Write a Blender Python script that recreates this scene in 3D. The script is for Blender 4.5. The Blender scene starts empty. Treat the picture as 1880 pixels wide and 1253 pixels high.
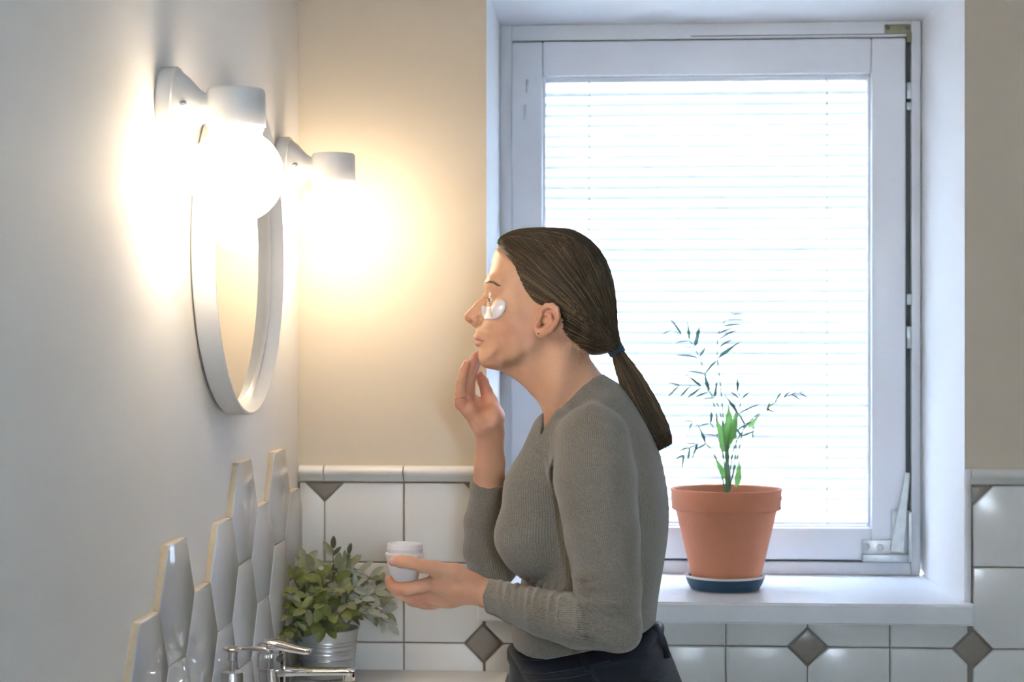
import bpy, bmesh, math, random
import numpy as np
from mathutils import Vector, Matrix
from mathutils.bvhtree import BVHTree

# ------------------------------------------------------------------ camera
F = 3200.0                       # focal length in pixels of the 1880 px frame
PSI = math.atan(205.0 / F)       # the camera is turned a little to the left
CAMZ = 1.45
HORIZON = 636.0
scene = bpy.context.scene
COL = scene.collection
cam_data = bpy.data.cameras.new('camera')
cam = bpy.data.objects.new('camera', cam_data)
COL.objects.link(cam)
cam.location = (0, 0, CAMZ)
cam.rotation_euler = (math.radians(90), 0, PSI)
cam_data.sensor_width = 36.0
cam_data.lens = F / 1880.0 * 36.0
cam_data.shift_y = (HORIZON - 626.5) / 1880.0
cam_data.clip_start = 0.02
cam_data.dof.use_dof = True
cam_data.dof.focus_distance = 2.77
cam_data.dof.aperture_fstop = 5.8
scene.camera = cam

# ------------------------------------------------------------------ sky, exposure
world = bpy.data.worlds.new('overcast_sky')
scene.world = world
world.use_nodes = True
bg = world.node_tree.nodes['Background']
bg.inputs['Color'].default_value = (0.72, 0.85, 1.0, 1)
bg.inputs['Strength'].default_value = 38.0
scene.view_settings.view_transform = 'Standard'
scene.view_settings.look = 'None'
scene.view_settings.exposure = 1.85
scene.view_settings.gamma = 1.0
scene.view_settings.use_curve_mapping = False
LAMP_STRENGTH = 6.9

R = random.Random(7)
FW = Vector((-math.sin(PSI), math.cos(PSI), 0))
RT = Vector((math.cos(PSI), math.sin(PSI), 0))
EYE = Vector((0, 0, CAMZ))

def ray(u, v):
    return FW + RT * ((u - 940.0) / F) + Vector((0, 0, -(v - HORIZON) / F))

def P(u, v, Y):
    d = ray(u, v)
    return EYE + d * (Y / d.y)

def PX(u, v, X):
    d = ray(u, v)
    return EYE + d * (X / d.x)

def proj(p):
    q = Vector(p) - EYE
    d = q.dot(FW)
    return 940 + F * q.dot(RT) / d, HORIZON - F * q.z / d

# ------------------------------------------------------------------ materials
def mat(name, color, rough=0.5, metal=0.0, spec=0.5, bump=None, var=None, **kw):
    m = bpy.data.materials.new(name)
    m.use_nodes = True
    nt = m.node_tree
    b = nt.nodes['Principled BSDF']
    b.inputs['Base Color'].default_value = (*color, 1)
    b.inputs['Roughness'].default_value = rough
    b.inputs['Metallic'].default_value = metal
    b.inputs['Specular IOR Level'].default_value = spec
    for k, v in kw.items():
        b.inputs[k.replace('_', ' ')].default_value = v
    tc = nt.nodes.new('ShaderNodeTexCoord')
    if var:                                   # (scale, amount): mottled colour
        n = nt.nodes.new('ShaderNodeTexNoise')
        n.inputs['Scale'].default_value = var[0]
        n.inputs['Detail'].default_value = 5
        nt.links.new(tc.outputs['Object'], n.inputs['Vector'])
        mx = nt.nodes.new('ShaderNodeMix'); mx.data_type = 'RGBA'
        c2 = var[2] if len(var) > 2 else tuple(c * (1 - var[1]) for c in color)
        c1 = tuple(min(1, c * (1 + var[1])) for c in color)
        mx.inputs['A'].default_value = (*c1, 1)
        mx.inputs['B'].default_value = (*c2, 1)
        nt.links.new(n.outputs['Fac'], mx.inputs['Factor'])
        nt.links.new(mx.outputs['Result'], b.inputs['Base Color'])
    if bump:                                  # (scale, strength, distance)
        n = nt.nodes.new('ShaderNodeTexNoise')
        n.inputs['Scale'].default_value = bump[0]
        n.inputs['Detail'].default_value = 4
        nt.links.new(tc.outputs['Object'], n.inputs['Vector'])
        bp = nt.nodes.new('ShaderNodeBump')
        bp.inputs['Strength'].default_value = bump[1]
        bp.inputs['Distance'].default_value = bump[2]
        nt.links.new(n.outputs['Fac'], bp.inputs['Height'])
        nt.links.new(bp.outputs['Normal'], b.inputs['Normal'])
    return m

M = {}
M['wall_left'] = mat('wall_left_paint', (0.86, 0.855, 0.83), 0.7, bump=(60, 0.15, 0.002), var=(3, 0.03))
M['wall_back'] = mat('wall_back_paint', (0.595, 0.52, 0.415), 0.75, bump=(220, 0.12, 0.001), var=(4, 0.03))
M['wall_plain'] = mat('wall_plain_paint', (0.62, 0.60, 0.56), 0.8, var=(2, 0.03))
M['reveal'] = mat('white_plaster', (0.84, 0.85, 0.87), 0.6, bump=(120, 0.1, 0.001))
M['ceiling'] = mat('ceiling_paint', (0.80, 0.79, 0.77), 0.9, var=(2, 0.02))
M['floor'] = mat('floor_tile', (0.35, 0.33, 0.31), 0.35, var=(8, 0.1))
M['grout'] = mat('grout', (0.22, 0.21, 0.18), 0.9, bump=(400, 0.3, 0.001))
M['tile'] = mat('white_glazed_tile', (0.76, 0.76, 0.74), 0.22, bump=(12, 0.15, 0.004), var=(9, 0.02))
M['tile_dark'] = mat('taupe_glazed_tile', (0.235, 0.21, 0.175), 0.3, bump=(90, 0.2, 0.001), var=(60, 0.15))
M['hex'] = mat('grey_white_hex_glaze', (0.58, 0.61, 0.64), 0.02, bump=(14, 0.03, 0.006), var=(12, 0.05))
M['biscuit'] = mat('raw_tile_edge', (0.62, 0.50, 0.33), 0.8, bump=(300, 0.3, 0.0006), var=(150, 0.12))
M['pvc'] = mat('white_window_frame', (0.78, 0.79, 0.83), 0.35, var=(6, 0.02))
M['gasket'] = mat('dark_gasket', (0.09, 0.10, 0.095), 0.7)
M['steel'] = mat('dull_steel', (0.42, 0.43, 0.43), 0.38, 0.9, bump=(90, 0.2, 0.001), var=(60, 0.25))
M['chrome'] = mat('chrome', (0.82, 0.83, 0.85), 0.05, 1.0)
M['chrome_satin'] = mat('brushed_steel', (0.62, 0.62, 0.62), 0.28, 1.0)
M['white_enamel'] = mat('white_enamel', (0.80, 0.79, 0.77), 0.22, var=(20, 0.01))
M['white_frame'] = mat('white_painted_wood', (0.80, 0.79, 0.77), 0.38, bump=(40, 0.05, 0.001))
M['ceramic'] = mat('white_ceramic', (0.90, 0.905, 0.91), 0.2)
M['sill'] = mat('white_sill_paint', (0.84, 0.86, 0.90), 0.28, bump=(60, 0.08, 0.001))
M['cabinet'] = mat('white_cabinet', (0.75, 0.75, 0.74), 0.4)
M['mirror'] = mat('mirror_glass', (0.93, 0.94, 0.94), 0.005, 1.0)
M['terracotta'] = mat('terracotta', (0.50, 0.185, 0.095), 0.8, bump=(200, 0.15, 0.001), var=(14, 0.13))
M['saucer'] = mat('navy_glazed_saucer', (0.02, 0.05, 0.085), 0.55, spec=0.3)
M['saucer_rim'] = mat('pale_saucer_rim', (0.70, 0.66, 0.62), 0.4)
M['soil'] = mat('potting_soil', (0.05, 0.035, 0.025), 0.95, bump=(120, 1.0, 0.006), var=(90, 0.4))
M['zinc'] = mat('galvanised_zinc', (0.60, 0.64, 0.68), 0.33, 0.85, bump=(40, 0.08, 0.001), var=(30, 0.14))
M['jar'] = mat('frosted_white_plastic', (0.86, 0.85, 0.87), 0.35)

def leaf_mat(name, c, back, trans=0.35, rough=0.5):
    m = bpy.data.materials.new(name); m.use_nodes = True
    nt = m.node_tree; b = nt.nodes['Principled BSDF']; out = nt.nodes['Material Output']
    tc = nt.nodes.new('ShaderNodeTexCoord'); n = nt.nodes.new('ShaderNodeTexNoise')
    n.inputs['Scale'].default_value = 120; nt.links.new(tc.outputs['Object'], n.inputs['Vector'])
    mx = nt.nodes.new('ShaderNodeMix'); mx.data_type = 'RGBA'
    mx.inputs['A'].default_value = (*c, 1); mx.inputs['B'].default_value = (*back, 1)
    nt.links.new(n.outputs['Fac'], mx.inputs['Factor'])
    nt.links.new(mx.outputs['Result'], b.inputs['Base Color'])
    b.inputs['Roughness'].default_value = rough
    t = nt.nodes.new('ShaderNodeBsdfTranslucent'); nt.links.new(mx.outputs['Result'], t.inputs['Color'])
    s = nt.nodes.new('ShaderNodeMixShader'); s.inputs[0].default_value = trans
    nt.links.new(b.outputs[0], s.inputs[1]); nt.links.new(t.outputs[0], s.inputs[2])
    nt.links.new(s.outputs[0], out.inputs['Surface'])
    return m
M['leaf_a'] = leaf_mat('olive_leaf', (0.27, 0.31, 0.09), (0.15, 0.19, 0.06), 0.18)
M['leaf_b'] = leaf_mat('sage_leaf', (0.28, 0.31, 0.19), (0.18, 0.215, 0.13), 0.18)
M['leaf_c'] = leaf_mat('silver_leaf', (0.42, 0.46, 0.42), (0.26, 0.32, 0.27), 0.18)
M['leaf_d'] = leaf_mat('dark_leaf', (0.07, 0.095, 0.05), (0.05, 0.07, 0.035), 0.15)
M['stem'] = mat('plant_stem', (0.13, 0.13, 0.06), 0.7)
M['palm'] = leaf_mat('palm_leaf', (0.07, 0.18, 0.14), (0.05, 0.13, 0.11), 0.25)
M['palm_light'] = leaf_mat('young_palm_leaf', (0.20, 0.40, 0.10), (0.14, 0.32, 0.09), 0.35)
M['palm_stem'] = mat('palm_stem', (0.12, 0.24, 0.13), 0.6)

def bulb_mat():
    m = bpy.data.materials.new('lit_opal_glass'); m.use_nodes = True
    nt = m.node_tree; nt.nodes.remove(nt.nodes['Principled BSDF'])
    e = nt.nodes.new('ShaderNodeEmission')
    e.inputs['Color'].default_value = (1.0, 0.80, 0.57, 1); e.inputs['Strength'].default_value = LAMP_STRENGTH
    nt.links.new(e.outputs[0], nt.nodes['Material Output'].inputs['Surface'])
    return m
M['bulb'] = bulb_mat()

def pane_mat():
    m = bpy.data.materials.new('window_glass'); m.use_nodes = True
    nt = m.node_tree; nt.nodes.remove(nt.nodes['Principled BSDF'])
    t = nt.nodes.new('ShaderNodeBsdfTransparent'); t.inputs['Color'].default_value = (0.97, 0.98, 0.98, 1)
    g = nt.nodes.new('ShaderNodeBsdfGlossy'); g.inputs['Roughness'].default_value = 0.02
    s = nt.nodes.new('ShaderNodeMixShader'); s.inputs[0].default_value = 0.06
    nt.links.new(t.outputs[0], s.inputs[1]); nt.links.new(g.outputs[0], s.inputs[2])
    nt.links.new(s.outputs[0], nt.nodes['Material Output'].inputs['Surface'])
    return m
M['pane'] = pane_mat()

def slat_mat():
    m = bpy.data.materials.new('white_translucent_slat'); m.use_nodes = True
    nt = m.node_tree; b = nt.nodes['Principled BSDF']
    b.inputs['Base Color'].default_value = (0.82, 0.86, 0.92, 1); b.inputs['Roughness'].default_value = 0.4
    t = nt.nodes.new('ShaderNodeBsdfTranslucent'); t.inputs['Color'].default_value = (0.84, 0.89, 0.96, 1)
    s = nt.nodes.new('ShaderNodeMixShader'); s.inputs[0].default_value = 0.074
    nt.links.new(b.outputs[0], s.inputs[1]); nt.links.new(t.outputs[0], s.inputs[2])
    nt.links.new(s.outputs[0], nt.nodes['Material Output'].inputs['Surface'])
    return m
M['slat'] = slat_mat()

# ------------------------------------------------------------------ mesh helpers
def link(name, me, m, parent=None):
    o = bpy.data.objects.new(name, me)
    COL.objects.link(o)
    if m is not None and me is not None and not me.materials:
        for mm in (m if isinstance(m, (list, tuple)) else [m]):
            me.materials.append(M[mm] if isinstance(mm, str) else mm)
    if parent is not None:
        o.parent = parent
        o.matrix_parent_inverse = Matrix.Translation(-parent.location) if parent.type == 'EMPTY' else parent.matrix_world.inverted()
    return o

def mesh(name, verts, faces, m, parent=None, smooth=False):
    me = bpy.data.meshes.new(name)
    me.from_pydata([tuple(v) for v in verts], [], faces)
    me.update()
    if smooth:
        me.polygons.foreach_set('use_smooth', [True] * len(me.polygons))
    return link(name, me, m, parent)

def bm_obj(name, bm, m, parent=None, smooth=False, angle=None):
    me = bpy.data.meshes.new(name)
    bmesh.ops.recalc_face_normals(bm, faces=bm.faces)
    bm.to_mesh(me); bm.free()
    if smooth:
        me.polygons.foreach_set('use_smooth', [True] * len(me.polygons))
        if angle:
            me.set_sharp_from_angle(angle=math.radians(angle))
    return link(name, me, m, parent)

def empty(name, loc):
    o = bpy.data.objects.new(name, None)
    o.location = loc
    COL.objects.link(o)
    return o

def tag(o, label=None, cat=None, group=None, kind=None):
    for k, v in (('label', label), ('category', cat), ('group', group), ('kind', kind)):
        if v: o[k] = v
    return o

def add_box(bm, lo, hi, bevel=0.0, seg=2):
    r = bmesh.ops.create_cube(bm, size=1.0)
    c = [(a + b) / 2 for a, b in zip(lo, hi)]
    s = [abs(b - a) for a, b in zip(lo, hi)]
    for v in r['verts']:
        v.co = Vector((v.co.x * s[0] + c[0], v.co.y * s[1] + c[1], v.co.z * s[2] + c[2]))
    if bevel:
        es = list({e for v in r['verts'] for e in v.link_edges})
        bmesh.ops.bevel(bm, geom=es, offset=bevel, segments=seg, affect='EDGES', profile=0.5)

def box(name, lo, hi, m, parent=None, bevel=0.0, seg=2):
    bm = bmesh.new(); add_box(bm, lo, hi, bevel, seg)
    return bm_obj(name, bm, m, parent, bool(bevel), 40)

def add_lathe(bm, origin, axis, profile, n=32, cap=True):
    """profile: list of (radius, distance along axis)."""
    axis = Vector(axis).normalized()
    q = axis.to_track_quat('Z', 'Y')
    rings = []
    for r, h in profile:
        ring = []
        for i in range(n):
            a = 2 * math.pi * i / n
            ring.append(bm.verts.new(Vector(origin) + q @ Vector((r * math.cos(a), r * math.sin(a), h))))
        rings.append(ring)
    for A, B in zip(rings, rings[1:]):
        for i in range(n):
            j = (i + 1) % n
            bm.faces.new((A[i], A[j], B[j], B[i]))
    if cap:
        bm.faces.new(rings[0][::-1]); bm.faces.new(rings[-1])

def lathe(name, origin, axis, profile, m, parent=None, n=32, cap=True, angle=35):
    bm = bmesh.new(); add_lathe(bm, origin, axis, profile, n, cap)
    return bm_obj(name, bm, m, parent, True, angle)

def add_tube(bm, pts, radii, n=8, flat=1.0, up=None):
    pts = [Vector(p) for p in pts]
    if not isinstance(radii, (list, tuple)): radii = [radii] * len(pts)
    rings = []; prev = None
    for i, p in enumerate(pts):
        t = (pts[min(i + 1, len(pts) - 1)] - pts[max(i - 1, 0)]).normalized()
        if up is not None: a = (Vector(up) - t * t.dot(Vector(up))).normalized()
        elif prev is None: a = t.orthogonal().normalized()
        else: a = (prev - t * prev.dot(t)).normalized()
        prev = a; b = t.cross(a)
        rings.append([bm.verts.new(p + (a * math.cos(2 * math.pi * k / n) * flat + b * math.sin(2 * math.pi * k / n)) * radii[i]) for k in range(n)])
    for A, B in zip(rings, rings[1:]):
        for i in range(n):
            j = (i + 1) % n
            bm.faces.new((A[i], A[j], B[j], B[i]))
    bm.faces.new(rings[0][::-1]); bm.faces.new(rings[-1])

def tube(name, pts, radii, m, parent=None, n=8, flat=1.0, up=None):
    bm = bmesh.new(); add_tube(bm, pts, radii, n, flat, up)
    return bm_obj(name, bm, m, parent, True, 60)

def smooth_path(pts, n=6):
    """Catmull-Rom through the points."""
    pts = [Vector(p) for p in pts]; out = []
    for i in range(len(pts) - 1):
        p0, p1, p2, p3 = pts[max(i - 1, 0)], pts[i], pts[i + 1], pts[min(i + 2, len(pts) - 1)]
        for k in range(n):
            t = k / n
            out.append(0.5 * ((2 * p1) + (p2 - p0) * t + (2 * p0 - 5 * p1 + 4 * p2 - p3) * t * t + (3 * p1 - p0 - 3 * p2 + p3) * t ** 3))
    out.append(pts[-1])
    return out

def clip_poly(poly, a, b, c):
    """keep a*x+b*y<=c"""
    out = []
    for i in range(len(poly)):
        p, q = poly[i], poly[(i + 1) % len(poly)]
        dp, dq = a * p[0] + b * p[1] - c, a * q[0] + b * q[1] - c
        if dp <= 0: out.append(p)
        if dp * dq < 0:
            t = dp / (dp - dq)
            out.append((p[0] + t * (q[0] - p[0]), p[1] + t * (q[1] - p[1])))
    return out

def inset_poly(poly, d):
    n = len(poly); out = []
    for i in range(n):
        p0, p1, p2 = poly[i - 1], poly[i], poly[(i + 1) % n]
        e1 = Vector((p1[0] - p0[0], p1[1] - p0[1])).normalized(); e2 = Vector((p2[0] - p1[0], p2[1] - p1[1])).normalized()
        n1 = Vector((-e1.y, e1.x)); n2 = Vector((-e2.y, e2.x))
        k = (n1 + n2); k = k / max(0.3, (1 + n1.dot(n2)))
        out.append((p1[0] + k.x * d, p1[1] + k.y * d))
    return out

def poly_area(p):
    return 0.5 * sum(p[i][0] * p[(i + 1) % len(p)][1] - p[(i + 1) % len(p)][0] * p[i][1] for i in range(len(p)))

def prism(name, poly, to3, thick, bevel, m, parent, side_mat=None, crown=0.0):
    """poly in the wall plane (ccw); to3(x, y, h) lifts it, h = height off the wall"""
    if poly_area(poly) < 0: poly = poly[::-1]
    n = len(poly)
    rings = [[to3(x, y, 0) for x, y in poly], [to3(x, y, thick - bevel) for x, y in poly],
             [to3(x, y, thick - bevel * 0.3) for x, y in inset_poly(poly, bevel * 0.35)], [to3(x, y, thick) for x, y in inset_poly(poly, bevel * 1.3)]]
    verts = [v for r_ in rings for v in r_]
    faces = []; mats = []
    for k in range(3):
        for i in range(n):
            j = (i + 1) % n
            faces.append((k * n + i, k * n + j, (k + 1) * n + j, (k + 1) * n + i)); mats.append(1 if (k == 0 and side_mat) else 0)
    faces.append(tuple(3 * n + i for i in range(n))); mats.append(0)
    o = mesh(name, verts, faces, [m, side_mat] if side_mat else m, parent, True)
    o.data.polygons.foreach_set('material_index', mats)
    bm = bmesh.new(); bm.from_mesh(o.data); bmesh.ops.recalc_face_normals(bm, faces=bm.faces); bm.to_mesh(o.data); bm.free()
    o.data.polygons[len(faces) - 1].use_smooth = False
    o.data.set_sharp_from_angle(angle=math.radians(50))
    return o

# ------------------------------------------------------------------ room shell
D = 3.254                    # back wall
XL = -0.612                  # wall with the mirror
XR, YB, ZC = 1.55, -1.15, 2.62
YF = 3.62                    # window frame plane
COUNTER_Z = CAMZ - 0.6055
SILL_Z = CAMZ - 0.470

ox0, ox1 = P(893, 500, D).x, P(1771, 500, D).x           # window opening at the wall face
fx0, fx1 = P(918, 500, YF).x, P(1690, 500, YF).x         # and at the frame
oz0, oz1 = SILL_Z - 0.03, CAMZ + 0.668

tag(box('floor', (XL - 0.1, YB - 0.1, -0.06), (XR + 0.1, D + 0.1, 0.0), 'floor'), kind='structure')
tag(box('ceiling', (XL - 0.1, YB - 0.1, ZC), (XR + 0.1, D + 0.5, ZC + 0.08), 'ceiling'), kind='structure')
wall_left = tag(box('wall_left', (XL - 0.1, YB - 0.1, 0), (XL, D + 0.5, ZC), 'wall_left'), kind='structure')
tag(box('wall_right', (XR, YB - 0.1, 0), (XR + 0.1, D + 0.5, ZC), 'wall_plain'), kind='structure')

def wall_with_hole(name, y, ytr, x0, x1, z0, z1, hx0, hx1, hz0, hz1, bx0, bx1, mats):
    """front face at y with a hole, reveals running back to ytr"""
    v = [(x0, y, z0), (x1, y, z0), (x1, y, z1), (x0, y, z1), (hx0, y, hz0), (hx1, y, hz0), (hx1, y, hz1), (hx0, y, hz1),
         (bx0, ytr, hz0), (bx1, ytr, hz0), (bx1, ytr, hz1), (bx0, ytr, hz1), (x0, ytr, z0), (x1, ytr, z0), (x1, ytr, z1), (x0, ytr, z1)]
    f = [(0, 1, 5, 4), (1, 2, 6, 5), (2, 3, 7, 6), (3, 0, 4, 7),
         (4, 5, 9, 8), (5, 6, 10, 9), (6, 7, 11, 10), (7, 4, 8, 11),
         (12, 13, 9, 8), (13, 14, 10, 9), (14, 15, 11, 10), (15, 12, 8, 11), (0, 1, 13, 12), (1, 2, 14, 13), (2, 3, 15, 14), (3, 0, 12, 15)]
    o = mesh(name, v, f, mats)
    o.data.polygons.foreach_set('material_index', [0] * 4 + [1] * 4 + [0] * 8)
    bm = bmesh.new(); bm.from_mesh(o.data); bmesh.ops.recalc_face_normals(bm, faces=bm.faces); bm.to_mesh(o.data); bm.free()
    return o

wall_back = tag(wall_with_hole('wall_back', D, YF + 0.12, XL - 0.1, XR + 0.1, 0, ZC, ox0, ox1, oz0, oz1, fx0, fx1, ['wall_back', 'reveal']), kind='structure')
tag(wall_with_hole('wall_front', YB, YB - 0.2, XL - 0.1, XR + 0.1, 0, ZC, 0.26, 0.67, 1.44, 1.85, 0.26, 0.67, ['wall_plain', 'reveal']), kind='structure')
fill_win = empty('added_fill_window', (0.45, YB - 0.1, 1.35)); tag(fill_win, kind='structure')  # unseen window added behind the camera to let in fill daylight
bm = bmesh.new()
for lo, hi in (((0.26, 1.44), (0.29, 1.85)), ((0.64, 1.44), (0.67, 1.85)), ((0.29, 1.44), (0.64, 1.47)), ((0.29, 1.82), (0.64, 1.85))):
    add_box(bm, (lo[0], YB - 0.14, lo[1]), (hi[0], YB - 0.08, hi[1]), 0.004)
bm_obj('frame', bm, 'pvc', fill_win)
mesh('pane', [(0.29, YB - 0.11, 1.47), (0.64, YB - 0.11, 1.47), (0.64, YB - 0.11, 1.82), (0.29, YB - 0.11, 1.82)], [(0, 1, 2, 3)], 'pane', fill_win)

# ------------------------------------------------------------------ wall tiles behind
TP = 0.15
TX0 = P(597, 900, D).x
TZ0 = P(742, 886, D).z
GR = 0.0022
SILL_B = SILL_Z - 0.039
def to_back(x, y, h): return (x, D - h, y)
def back_clip(poly, regions):
    for a, b, c in regions: 
        poly = clip_poly(poly, a, b, c)
        if len(poly) < 3: return None
    return poly if abs(poly_area(poly)) > 1.5e-4 else None
cut = 0.0345 + GR * 0.6
tile_band = bmesh.new()      # grout bed behind the tiles
def bed(x0, x1, z0, z1): add_box(tile_band, (x0, D - 0.0042, z0), (x1, D + 0.001, z1))
ZBOT = TZ0 - 3 * TP
XEND = TX0 + TP * 9.4
bed(XL, ox0 - 0.001, ZBOT, TZ0); bed(ox0 - 0.001, ox1 + 0.006, ZBOT, SILL_B); bed(ox1 + 0.006, XEND, ZBOT, TZ0)
bm_obj('grout_bed', tile_band, 'grout', wall_back)
regions = [[(-1, 0, -(XL + 0.004)), (1, 0, ox0 - 0.001)],
           [(-1, 0, -(ox0 - 0.001)), (1, 0, ox1 + 0.004), (0, 1, SILL_B)],
           [(-1, 0, -(ox1 + 0.0095)), (1, 0, XEND)]]
def merge_regions(poly):
    out = []
    xs = [p[0] for p in poly]
    if max(xs) <= ox0 + 0.012: return [back_clip(poly, regions[0])]
    if min(xs) >= ox1 - 0.012: return [back_clip(poly, regions[2])]
    return [back_clip(poly, regions[1])]
for k in range(-1, 10):
    for j in range(0, 3):
        x0, x1 = TX0 + k * TP + GR / 2, TX0 + (k + 1) * TP - GR / 2
        z1, z0 = TZ0 - j * TP - GR / 2, TZ0 - (j + 1) * TP + GR / 2
        c = [(x0, z0), (x1, z0), (x1, z1), (x0, z1)]
        # the corner that meets a small diamond is cut off
        ci = (1 if k % 2 else 0) if j % 2 else (2 if k % 2 else 3)
        vx, vz = c[ci]
        sx, sz = (1 if vx == x0 else -1), (1 if vz == z0 else -1)
        poly = clip_poly(c, -sx, -sz, -(sx * vx + sz * vz) - cut)
        for q in merge_regions(poly):
            if q: prism('tile', q, to_back, 0.009, 0.0025, 'tile', wall_back)
for k in range(0, 10, 2):
    for j in range(0, 4, 2):
        x, z = TX0 + k * TP, TZ0 - j * TP
        h = 0.0345 - GR * 0.6
        poly = [(x - h, z), (x, z - h), (x + h, z), (x, z + h)]
        poly = clip_poly(poly, 0, 1, TZ0 - GR)
        rg = [(0, 1, SILL_B)] if (j == 2) else ([regions[0][1]] if x < ox0 + 0.02 else [regions[2][0]])
        if j == 0 and ox0 + 0.02 < x < ox1 - 0.02: continue
        q = back_clip(poly, rg)
        if q: prism('diamond_tile', q, to_back, 0.0088, 0.0022, 'tile_dark', wall_back)

# rounded rail tiles on top of the wainscot, and the corner strip down the window edge
RZ0, RZ1 = TZ0 + GR, P(742, 855, D).z
def rail(x0, x1):
    prof = [(0.0, RZ0), (0.009, RZ0), (0.011, RZ0 + 0.002), (0.0125, RZ0 + 0.0075), (0.019, RZ0 + 0.011), (0.0225, RZ0 + 0.016), (0.0225, RZ0 + 0.021),
            (0.019, RZ1 - 0.004), (0.013, RZ1 - 0.0008), (0.0, RZ1)]
    n = len(prof); v = [(x0, D - a, b) for a, b in prof] + [(x1, D - a, b) for a, b in prof]
    f = [(i, i + 1, n + i + 1, n + i) for i in range(n - 1)] + [tuple(range(n))[::-1], tuple(range(n, 2 * n))]
    o = mesh('rail_tile', v, f, 'tile', wall_back, True)
    o.data.set_sharp_from_angle(angle=math.radians(48))
for x0, x1 in ((XL + 0.003, TX0), (TX0, TX0 + TP), (TX0 + TP, TX0 + 2 * TP - 0.004)):
    rail(x0 + GR / 2, x1 - GR / 2)
for x0, x1 in ((ox1 + 0.0085, TX0 + 9 * TP), (TX0 + 9 * TP, XEND)):
    rail(x0 + GR / 2, x1 - GR / 2)
tag(tube('trim_1', [(ox1 + 0.0042, D - 0.005, SILL_Z + 0.001), (ox1 + 0.0042, D - 0.005, RZ1 - 0.002)], 0.0068, 'pvc', n=10), kind='structure')

# ------------------------------------------------------------------ hexagon tiles on the mirror wall
HS = 0.0937; HH = HS * math.sqrt(3)
HY0 = PX(311, 1001, XL + 0.010).y + HS / 2           # centre of the column with the second lowest top
HZ1 = PX(315, 999, XL + 0.010).z                      # its top edge
HT = 0.010
def to_left(y, z, h): return (XL + h, y, z)
tops = {-2: -1, -1: 0, 0: 1, 1: 0, 2: 1, 3: 2, 4: 1, 5: 2, 6: 1}
for c_, h_ in tops.items():
    yc = HY0 + 1.5 * HS * c_
    ztop = HZ1 + (h_ - 1) * HH / 2
    for n_ in range(4):
        zc = ztop - HH / 2 - n_ * HH
        if zc + HH / 2 < COUNTER_Z - 0.05: continue
        s = HS - 0.0009
        poly = [(yc + s * math.cos(math.radians(a)), zc + s * math.sin(math.radians(a))) for a in range(0, 360, 60)]
        poly = clip_poly(poly, 1, 0, D - 0.012)
        poly = clip_poly(poly, 0, -1, -(COUNTER_Z - 0.05))
        if len(poly) < 3 or abs(poly_area(poly)) < 2e-4: continue
        prism('hexagon_tile', poly, to_left, HT, 0.0022, 'hex', wall_left, 'biscuit')

# ------------------------------------------------------------------ window
win = empty('window_1', ((ox0 + ox1) / 2, YF, SILL_Z)); tag(win, kind='structure')
def ring(name, a0, a1, b0, b1, y0, y1, m, parent, bevel=0.003, yb=None):
    """rectangular frame: outer (a0..a1), inner (b0..b1) as (x, z) corners"""
    bm = bmesh.new()
    (ax0, az0), (ax1, az1), (bx0, bz0), (bx1, bz1) = a0, a1, b0, b1
    for lo, hi in (((ax0, az0), (bx0, az1)), ((bx1, az0), (ax1, az1)), ((bx0, az0), (bx1, bz0)), ((bx0, bz1), (bx1, az1))):
        add_box(bm, (lo[0], y0, lo[1]), (hi[0], y1, hi[1]), bevel)
    return bm_obj(name, bm, m, parent, True, 40)
def xz(u, v, Y):
    p = P(u, v, Y); return (p.x, p.z)
YS = YF - 0.012
fi0, fi1 = xz(940, 1028, YF), xz(1673, 67, YF)
ring('frame', (fx0, SILL_Z), (fx1, oz1), fi0, fi1, YF, YF + 0.075, 'pvc', win, 0.002)
so0, so1 = xz(939, 1024, YS), xz(1663, 69, YS)
gi0, gi1 = xz(996, 966, YS), xz(1600, 134, YS)
sash = ring('sash', so0, so1, gi0, gi1, YS, YF + 0.06, 'pvc', win, 0.004)
# shadow gap and rubber seal round the sash
bm = bmesh.new()
for lo, hi in (((fi0[0], fi0[1]), (so0[0] + 0.002, fi1[1])), ((so1[0] - 0.002, fi0[1]), (fi1[0], fi1[1])), ((so0[0], fi0[1]), (so1[0], so0[1] + 0.002)), ((so0[0], so1[1] - 0.002), (so1[0], fi1[1]))):
    add_box(bm, (lo[0], YF + 0.012, lo[1]), (hi[0], YF + 0.05, hi[1]))
bm_obj('gasket', bm, 'gasket', win)
# glazing bead stepping down to the glass
ring('glazing_bead', gi0, gi1, (gi0[0] + 0.006, gi0[1] + 0.004), (gi1[0] - 0.006, gi1[1] - 0.004), YF + 0.004, YF + 0.055, 'pvc', win, 0.002)
mesh('pane', [(gi0[0], YF + 0.05, gi0[1]), (gi1[0], YF + 0.05, gi0[1]), (gi1[0], YF + 0.05, gi1[1]), (gi0[0], YF + 0.05, gi1[1])], [(0, 1, 2, 3)], 'pane', win)
# sill: a T-shaped board, tongue inside the opening, nose in front of the wall
sx0, sx1 = P(876, 1110, D - 0.045).x, P(1789, 1110, D - 0.045).x
pts = [(sx0, D - 0.045), (sx1, D - 0.045), (sx1, D - 0.0005), (ox1 - 0.0005, D - 0.0005), (fx1 + 0.004, YF + 0.01), (fx0 - 0.002, YF + 0.01), (ox0 + 0.0005, D - 0.0005), (sx0, D - 0.0005)]
bm = bmesh.new()
lo_ = [bm.verts.new((x, y, SILL_B)) for x, y in pts]; hi_ = [bm.verts.new((x, y, SILL_Z)) for x, y in pts]
bm.faces.new(lo_[::-1]); bm.faces.new(hi_)
for i in range(len(pts)): bm.faces.new((lo_[i], lo_[(i + 1) % 8], hi_[(i + 1) % 8], hi_[i]))
es = [e for e in bm.edges if all(abs(v.co.y - (D - 0.045)) < 1e-6 for v in e.verts)]
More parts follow.
